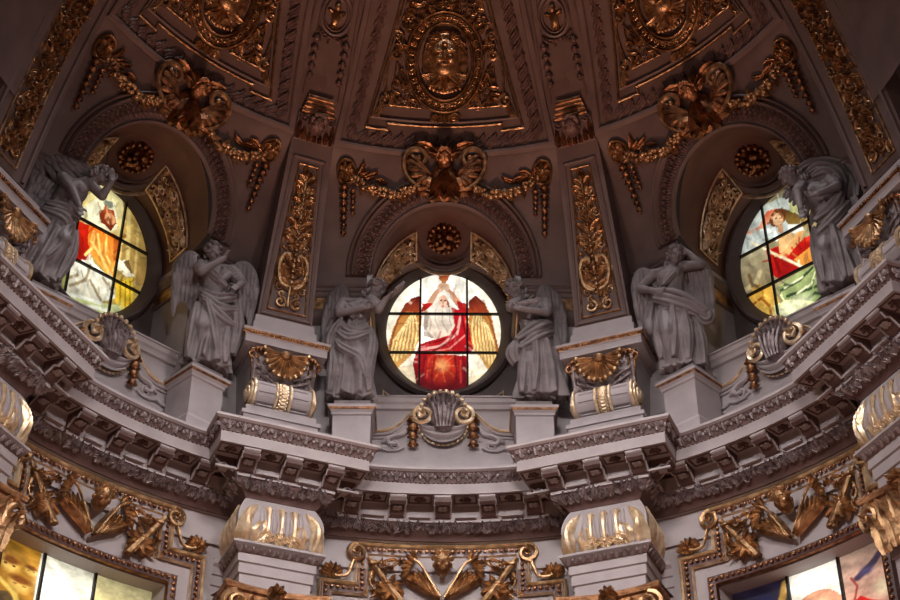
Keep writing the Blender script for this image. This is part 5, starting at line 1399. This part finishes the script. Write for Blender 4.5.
    md = o.modifiers.new('skin', 'REMESH'); md.mode = 'VOXEL'; md.voxel_size = .016; md.use_smooth_shade = True
    sm = o.modifiers.new('soften', 'SMOOTH'); sm.factor = .3; sm.iterations = 1
    hair.v = [fr(*p) for p in hair.v]; hair.obj('hair', 'statue', root, smooth=60)
    for wg in S['wings']: stonewing(root, fr, *wg)
    for nm, fn in S.get('held', ()):
        hb = MB(); fn(hb); hb.v = [fr(*p) for p in hb.v]; hb.obj(nm, 'statue', root, smooth=40)
    return root

def openbook(c, d, w, h):
    def fn(mb):
        X, Y, Z = axes(d); c_ = Vector(c)
        for s in (-1, 1):
            vs = [c_ + X * (s * w * a) + Y * (h * b) + Z * (k + .02 * a) for a in (0, 1) for b in (-1, 1) for k in (-.008, .012)]
            mb.add(vs, [(0, 1, 3, 2), (4, 6, 7, 5), (0, 4, 5, 1), (2, 3, 7, 6), (0, 2, 6, 4), (1, 5, 7, 3)])
    return fn
ROBE = [(.80, 0, -.005, .095, .066), (.68, 0, 0, .085, .066), (.60, 0, 0, .082, .066), (.50, 0, 0, .112, .088), (.38, 0, .005, .12, .095), (.20, 0, .005, .13, .10), (.03, 0, .0, .155, .115)]
def robe(dx, dy=None, k=1., bot=1.):
    dy = dy or [0] * 7
    return [(z, cx + dx[i], cy + dy[i], rx * k * (bot if i > 4 else 1), ry * k * (bot if i > 4 else 1)) for i, (z, cx, cy, rx, ry) in enumerate(ROBE)]

# 1: leans right over an open book, wing arching behind on the left
angel(0, -1.84, 8.30, 'grey stone angel left of the centre window, leaning right over an open book', dict(seed=1,
    head=(.150, .06, .925), fwd=(.8, .45, -.5), up=(.35, .1, .95), chest=(.03, .02, .765), hip=(-.015, 0, .52), shL=(-.085, .02, .835), shR=(.115, .05, .845),
    armL=((-.10, .10, .69), (.07, .15, .70), (1, .2, .25), .6, (0, -1, .3)), armR=((.175, .13, .70), (.225, .17, .765), (.6, .2, .6), .6, (-1, 0, .2)),
    legL=((-.065, .06, .28), (-.08, .0, .06), (-.1, .1, 0)), legR=((.05, .09, .28), (.05, .02, .06), (.09, .14, 0)),
    robe=robe([.03, .015, 0, -.015, -.01, .0, .0]),
    drapes=[([(-.09, .08, .62), (.0, .10, .55), (.11, .09, .60)], .024), ([(-.11, .08, .56), (-.02, .115, .48), (.12, .10, .54)], .026), ([(.12, .07, .60), (.14, .10, .45), (.12, .12, .22), (.13, .1, .05)], .026), ([(-.12, .06, .5), (-.07, .12, .40), (.06, .13, .30), (.11, .12, .14)], .022), ([(-.1, .03, .83), (-.03, .09, .76), (.06, .1, .66)], .018), ([(.10, .04, .84), (.06, .1, .76), (-.02, .1, .66)], .018), ([(-.14, .05, .42), (-.13, .1, .25), (-.14, .09, .05)], .024), ([(-.08, .09, .66), (-.15, .07, .55), (-.17, .05, .40)], .025)],
    wings=[([(-.04, -.07, .82), (-.07, -.08, .95), (-.10, -.09, 1.02), (-.18, -.09, .93), (-.22, -.09, .76)], (-.1, 0, -1), (-.02, 0, -1), .42, .38, 12, .030)],
    held=[('open_book', openbook((.30, .15, .835), (-.6, .4, .55), .075, .055))]))
# 2: arms folded, hugging the robe, wing on the right
angel(0, 1.84, 8.30, 'grey stone angel right of the centre window, head bowed left, hugging its robe', dict(seed=2,
    head=(-.125, .07, .920), fwd=(-.75, .5, -.55), up=(-.3, .15, .95), chest=(-.02, .02, .765), hip=(.025, 0, .52), shL=(-.105, .05, .835), shR=(.095, .02, .845),
    armL=((-.165, .13, .72), (-.04, .16, .745), (1, .05, .3), .7, (0, -1, 0)), armR=((.09, .12, .69), (-.09, .16, .69), (-1, .1, .25), .7, (0, -1, 0)),
    legL=((-.03, .09, .28), (-.03, .02, .06), (-.06, .14, 0)), legR=((.085, .06, .28), (.10, 0, .06), (.12, .12, 0)),
    robe=robe([-.02, -.01, .01, .025, .03, .04, .045], None, 1.03, 1.05),
    drapes=[([(.12, .06, .66), (.02, .13, .58), (-.13, .12, .47)], .036), ([(.13, .06, .58), (.03, .13, .50), (-.11, .12, .40)], .030), ([(-.13, .1, .47), (-.15, .1, .38), (-.13, .08, .30)], .034), ([(.0, .13, .50), (.0, .13, .3), (-.02, .13, .04)], .024), ([(.08, .11, .48), (.1, .12, .25), (.12, .12, .04)], .026), ([(.15, .05, .55), (.18, .06, .3), (.2, .06, .05)], .026), ([(-.07, .11, .42), (-.09, .12, .22), (-.10, .11, .04)], .022), ([(.08, .05, .84), (.02, .1, .76), (-.04, .1, .66)], .018)],
    wings=[([(.05, -.07, .82), (.06, -.08, .95), (.09, -.09, 1.02), (.18, -.09, .95), (.235, -.09, .76)], (.1, 0, -1), (.0, 0, -1), .42, .40, 12, .030)]))
# 3: frontal, hand raised to the cheek, both wings half spread
angel(-45, 1.84, 8.30, 'grey stone angel right of the left window, hand raised to its cheek, wings spread', dict(seed=3, yaw=27,
    head=(-.045, .06, .930), fwd=(.25, .85, -.35), up=(-.15, .1, 1), chest=(-.01, .02, .765), hip=(.0, 0, .52), shL=(-.115, .03, .835), shR=(.095, .03, .84),
    armL=((-.125, .14, .705), (.02, .15, .845), (.15, -.2, .95), .5, (-1, .2, 0)), armR=((.165, .06, .72), (.13, .15, .63), (-.5, .3, -.7), .6, (0, -1, 0)),
    legL=((-.07, .10, .28), (-.06, .02, .06), (-.10, .14, 0)), legR=((.055, .06, .28), (.07, .01, .06), (.08, .13, 0)),
    robe=robe([-.01, 0, 0, 0, 0, -.005, -.01]),
    drapes=[([(-.11, .08, .60), (.0, .115, .54), (.14, .09, .60)], .028), ([(-.10, .09, .56), (.03, .12, .46), (.15, .08, .50)], .028), ([(-.08, .1, .52), (.05, .13, .38), (.15, .08, .36)], .026), ([(-.06, .12, .50), (.0, .13, .30), (.06, .12, .04)], .022), ([(-.12, .07, .5), (-.13, .10, .28), (-.14, .09, .04)], .024), ([(.15, .07, .58), (.17, .07, .38), (.16, .05, .15)], .032), ([(.10, .11, .32), (.1, .11, .16), (.11, .1, .04)], .022), ([(-.10, .05, .83), (-.03, .1, .74), (.07, .09, .66)], .02), ([(.09, .05, .83), (.05, .1, .74), (.0, .09, .68)], .016)],
    wings=[([(-.06, -.06, .80), (-.13, -.07, .92), (-.20, -.08, .96), (-.265, -.08, .88), (-.29, -.08, .74)], (-.12, 0, -1), (.10, 0, -1), .46, .36, 13, .030), ([(.06, -.06, .80), (.13, -.07, .92), (.20, -.08, .96), (.265, -.08, .88), (.30, -.08, .74)], (.12, 0, -1), (-.10, 0, -1), .46, .36, 13, .030)]))
# 4: hand on hip, other arm raised behind the head, sash across
angel(45, -1.84, 8.30, 'grey stone angel between centre bay and right window, hand on hip, sash across its waist', dict(seed=4, yaw=-27,
    head=(.055, .05, .935), fwd=(.35, .8, -.3), up=(.2, .1, 1), chest=(0, .02, .770), hip=(-.01, 0, .53), shL=(-.115, .02, .835), shR=(.105, .02, .855), sleeves=False,
    armL=((-.215, .02, .735), (-.095, .09, .64), (.8, .4, -.3), .5, (0, -1, 0)), armR=((.215, .03, .84), (.145, .05, .945), (-.6, .1, .6), .6, (0, 1, 0)),
    legL=((-.05, .10, .28), (-.06, .03, .06), (-.10, .14, 0)), legR=((.05, .07, .28), (.0, .04, .06), (.02, .15, 0)),
    robe=robe([0, 0, 0, -.01, -.01, 0, .01], None, .92, .85),
    drapes=[([(-.13, .08, .66), (.0, .125, .58), (.12, .11, .50), (.23, .08, .42)], .036), ([(-.12, .08, .61), (.0, .12, .53), (.12, .11, .46), (.20, .07, .40)], .030), ([(.23, .07, .44), (.22, .06, .38), (.18, .07, .40)], .030), ([(.0, .11, .52), (.0, .12, .30), (-.02, .12, .08)], .022), ([(.07, .1, .48), (.08, .11, .26), (.07, .1, .05)], .026), ([(.12, .05, .46), (.15, .05, .25), (.16, .04, .03)], .030), ([(-.1, .06, .5), (-.12, .08, .3), (-.11, .08, .1)], .022), ([(-.14, .02, .62), (-.18, .02, .48), (-.16, .0, .36)], .03), ([(.1, .05, .84), (.02, .1, .76), (-.05, .1, .68)], .018)],
    lumps=[((-.17, .0, .42), (.04, .04, .07))],
    wings=[([(-.05, -.06, .80), (-.13, -.07, .88), (-.21, -.08, .92), (-.26, -.08, .82), (-.27, -.08, .70)], (-.1, 0, -1), (.1, 0, -1), .46, .34, 12, .030), ([(.06, -.06, .80), (.13, -.07, .90), (.20, -.08, .92), (.25, -.08, .82), (.27, -.08, .70)], (.12, 0, -1), (-.05, 0, -1), .42, .36, 12, .030)]))
# 5: far left, bending right towards the window, big wing overhead
angel(-45, -1.84, 8.30, 'dark grey stone angel at the far left, bending right, wing arched overhead', dict(seed=5, yaw=18,
    head=(.225, .08, .945), fwd=(.75, .55, -.45), up=(.75, -.1, .75), chest=(.06, .03, .775), hip=(-.01, 0, .53), shL=(-.02, .05, .860), shR=(.155, .06, .875), sleeves=False,
    armL=((.04, .13, .72), (.10, .16, .585), (.2, .1, -1), .4, (0, -1, 0)), armR=((.24, .10, .77), (.27, .16, .86), (-.2, .1, .9), .5, (0, -1, 0)),
    legL=((-.09, .07, .28), (-.12, .01, .06), (-.16, .1, 0)), legR=((.05, .12, .32), (-.02, .03, .06), (.02, .16, 0)),
    robe=robe([.055, .03, .01, -.01, -.02, -.04, -.06], None, 1., .95),
    drapes=[([(-.10, .07, .62), (.02, .12, .58), (.13, .1, .55)], .028), ([(-.11, .08, .56), (.03, .13, .50), (.10, .1, .42)], .028), ([(.09, .11, .50), (.05, .14, .36), (-.04, .14, .16)], .028), ([(-.1, .08, .5), (-.12, .11, .3), (-.17, .1, .05)], .026), ([(.12, .1, .45), (.11, .11, .25), (.06, .1, .05)], .026), ([(0, .13, .42), (-.05, .13, .2), (-.1, .12, .04)], .022)],
    wings=[([(.0, -.06, .84), (-.10, -.07, .86), (-.21, -.06, .93), (-.16, -.05, 1.04), (-.03, -.04, 1.075), (.12, -.04, 1.06)], (-.5, 0, -1), (.9, 0, -.35), .30, .20, 15, .034), ([(-.04, -.08, .80), (-.14, -.09, .84), (-.20, -.09, .80)], (-.3, 0, -1), (-.2, 0, -1), .40, .36, 8)]))
# 6: far right, bowed left, veil and wing arching over the head, one arm straight down
angel(45, 1.84, 8.30, 'dark grey stone angel at the far right, bowed towards the right window, cloak billowing overhead', dict(seed=6, yaw=-18,
    head=(-.185, .08, .955), fwd=(-.65, .55, -.65), up=(-.6, .2, .8), chest=(-.03, .03, .775), hip=(.01, 0, .53), shL=(-.13, .06, .87), shR=(.05, .04, .865),
    armL=((-.15, .14, .75), (-.14, .17, .60), (0, .1, -1), .4, (0, -1, 0)), armR=((.10, .12, .74), (-.02, .17, .68), (-.9, .2, .1), .6, (0, -1, 0)),
    legL=((-.05, .1, .30), (-.04, .02, .06), (-.08, .14, 0)), legR=((.08, .08, .28), (.10, .01, .06), (.14, .12, 0)),
    robe=robe([-.03, -.01, .005, .01, .02, .04, .06], None, 1.05, 1.05),
    drapes=[([(-.15, .06, 1.01), (-.06, .05, 1.06), (.06, .02, 1.05), (.16, .0, .98), (.20, .0, .85), (.19, .02, .70)], .032), ([(-.10, .05, .98), (.0, .06, 1.0), (.10, .03, .95), (.14, .03, .82)], .030), ([(-.06, .08, .92), (.04, .08, .93), (.10, .06, .84), (.10, .07, .70)], .028), ([(.12, .06, .78), (.05, .12, .62), (-.08, .13, .52)], .03), ([(.14, .05, .66), (.05, .13, .52), (-.09, .12, .42)], .028), ([(-.1, .1, .5), (-.1, .12, .3), (-.09, .12, .05)], .026), ([(.02, .13, .45), (.03, .13, .25), (.04, .12, .04)], .024), ([(.12, .08, .5), (.15, .1, .28), (.18, .09, .04)], .028), ([(.17, .03, .7), (.2, .03, .5), (.22, .02, .25)], .034)],
    lumps=[((.08, -.02, .92), (.10, .06, .12)), ((.12, -.02, .78), (.08, .05, .12))],
    wings=[([(.0, -.07, .84), (.08, -.08, .98), (.18, -.09, 1.02), (.26, -.09, .92), (.28, -.09, .76)], (.1, 0, -1), (-.05, 0, -1), .42, .40, 12, .032), ([(-.06, -.08, .86), (-.14, -.08, 1.0), (-.20, -.08, 1.03)], (-.3, 0, -1), (-.55, 0, -.6), .26, .14, 7)]))

# ================================================================ LIGHT
def light(name, typ, loc, tgt, energy, col, **k):
    l = bpy.data.lights.new(name, typ); l.energy = energy; l.color = col
    for a, b in k.items(): setattr(l, a, b)
    o = bpy.data.objects.new(name, l); COL.objects.link(o); o.location = loc
    d = Vector(tgt) - Vector(loc); o.rotation_euler = d.to_track_quat('-Z', 'Y').to_euler(); return o
# daylight falling through the lantern high over the dome
light('lantern_daylight', 'AREA', (0, 0, 42), (0, 0.01, 0), 9000, (1., .93, .95), shape='DISK', size=7.0)
# daylight slanting down through the round windows on the side of the dome behind the camera
for a, e in ((135, 330), (180, 560), (225, 330)): light('window_daylight', 'AREA', rot(a, (0, 9.6, 19.7)), rot(a + 180, (0, 8.5, 12.2)), e, (1., .94, .93), shape='DISK', size=3.0, spread=radians(75))
# warm lamps of the church below, throwing their light up into the dome
light('church_lamp', 'AREA', (0, 1.5, 1.0), (0, 2.2, 30), 330, (1., .55, .37), shape='DISK', size=2., spread=radians(40))
for x, y in ((-5, -6), (5, -6)): light('church_lamp', 'AREA', (x, y, 1.0), (x * .4, y * .3 + 3, 30), 290, (1., .52, .36), shape='DISK', size=4.)

w = bpy.data.worlds.new('church_air'); bpy.context.scene.world = w; w.use_nodes = True
w.node_tree.nodes['Background'].inputs[0].default_value = (.42, .26, .22, 1); w.node_tree.nodes['Background'].inputs[1].default_value = .035

# ================================================================ CAMERA
cam = bpy.data.cameras.new('camera'); cam.sensor_width = 36; cam.sensor_fit = 'HORIZONTAL'; cam.lens = 1562.72 * 36 / 900; cam.clip_end = 200
co = bpy.data.objects.new('camera', cam); COL.objects.link(co)
Rv = Vector((.99997997, -.00616515, .00143391)); Uv = Vector((-.00481649, -.59415443, .80433657)); Fv = Vector((.00410689, .80432736, .59417222))
co.matrix_world = Matrix(((Rv.x, Uv.x, -Fv.x, -.0036), (Rv.y, Uv.y, -Fv.y, -17.826), (Rv.z, Uv.z, -Fv.z, 0), (0, 0, 0, 1)))
sc = bpy.context.scene; sc.camera = co
sc.view_settings.view_transform = 'Standard'; sc.view_settings.look = 'None'; sc.view_settings.gamma = 1; sc.view_settings.use_curve_mapping = False
sc.view_settings.exposure = 0.
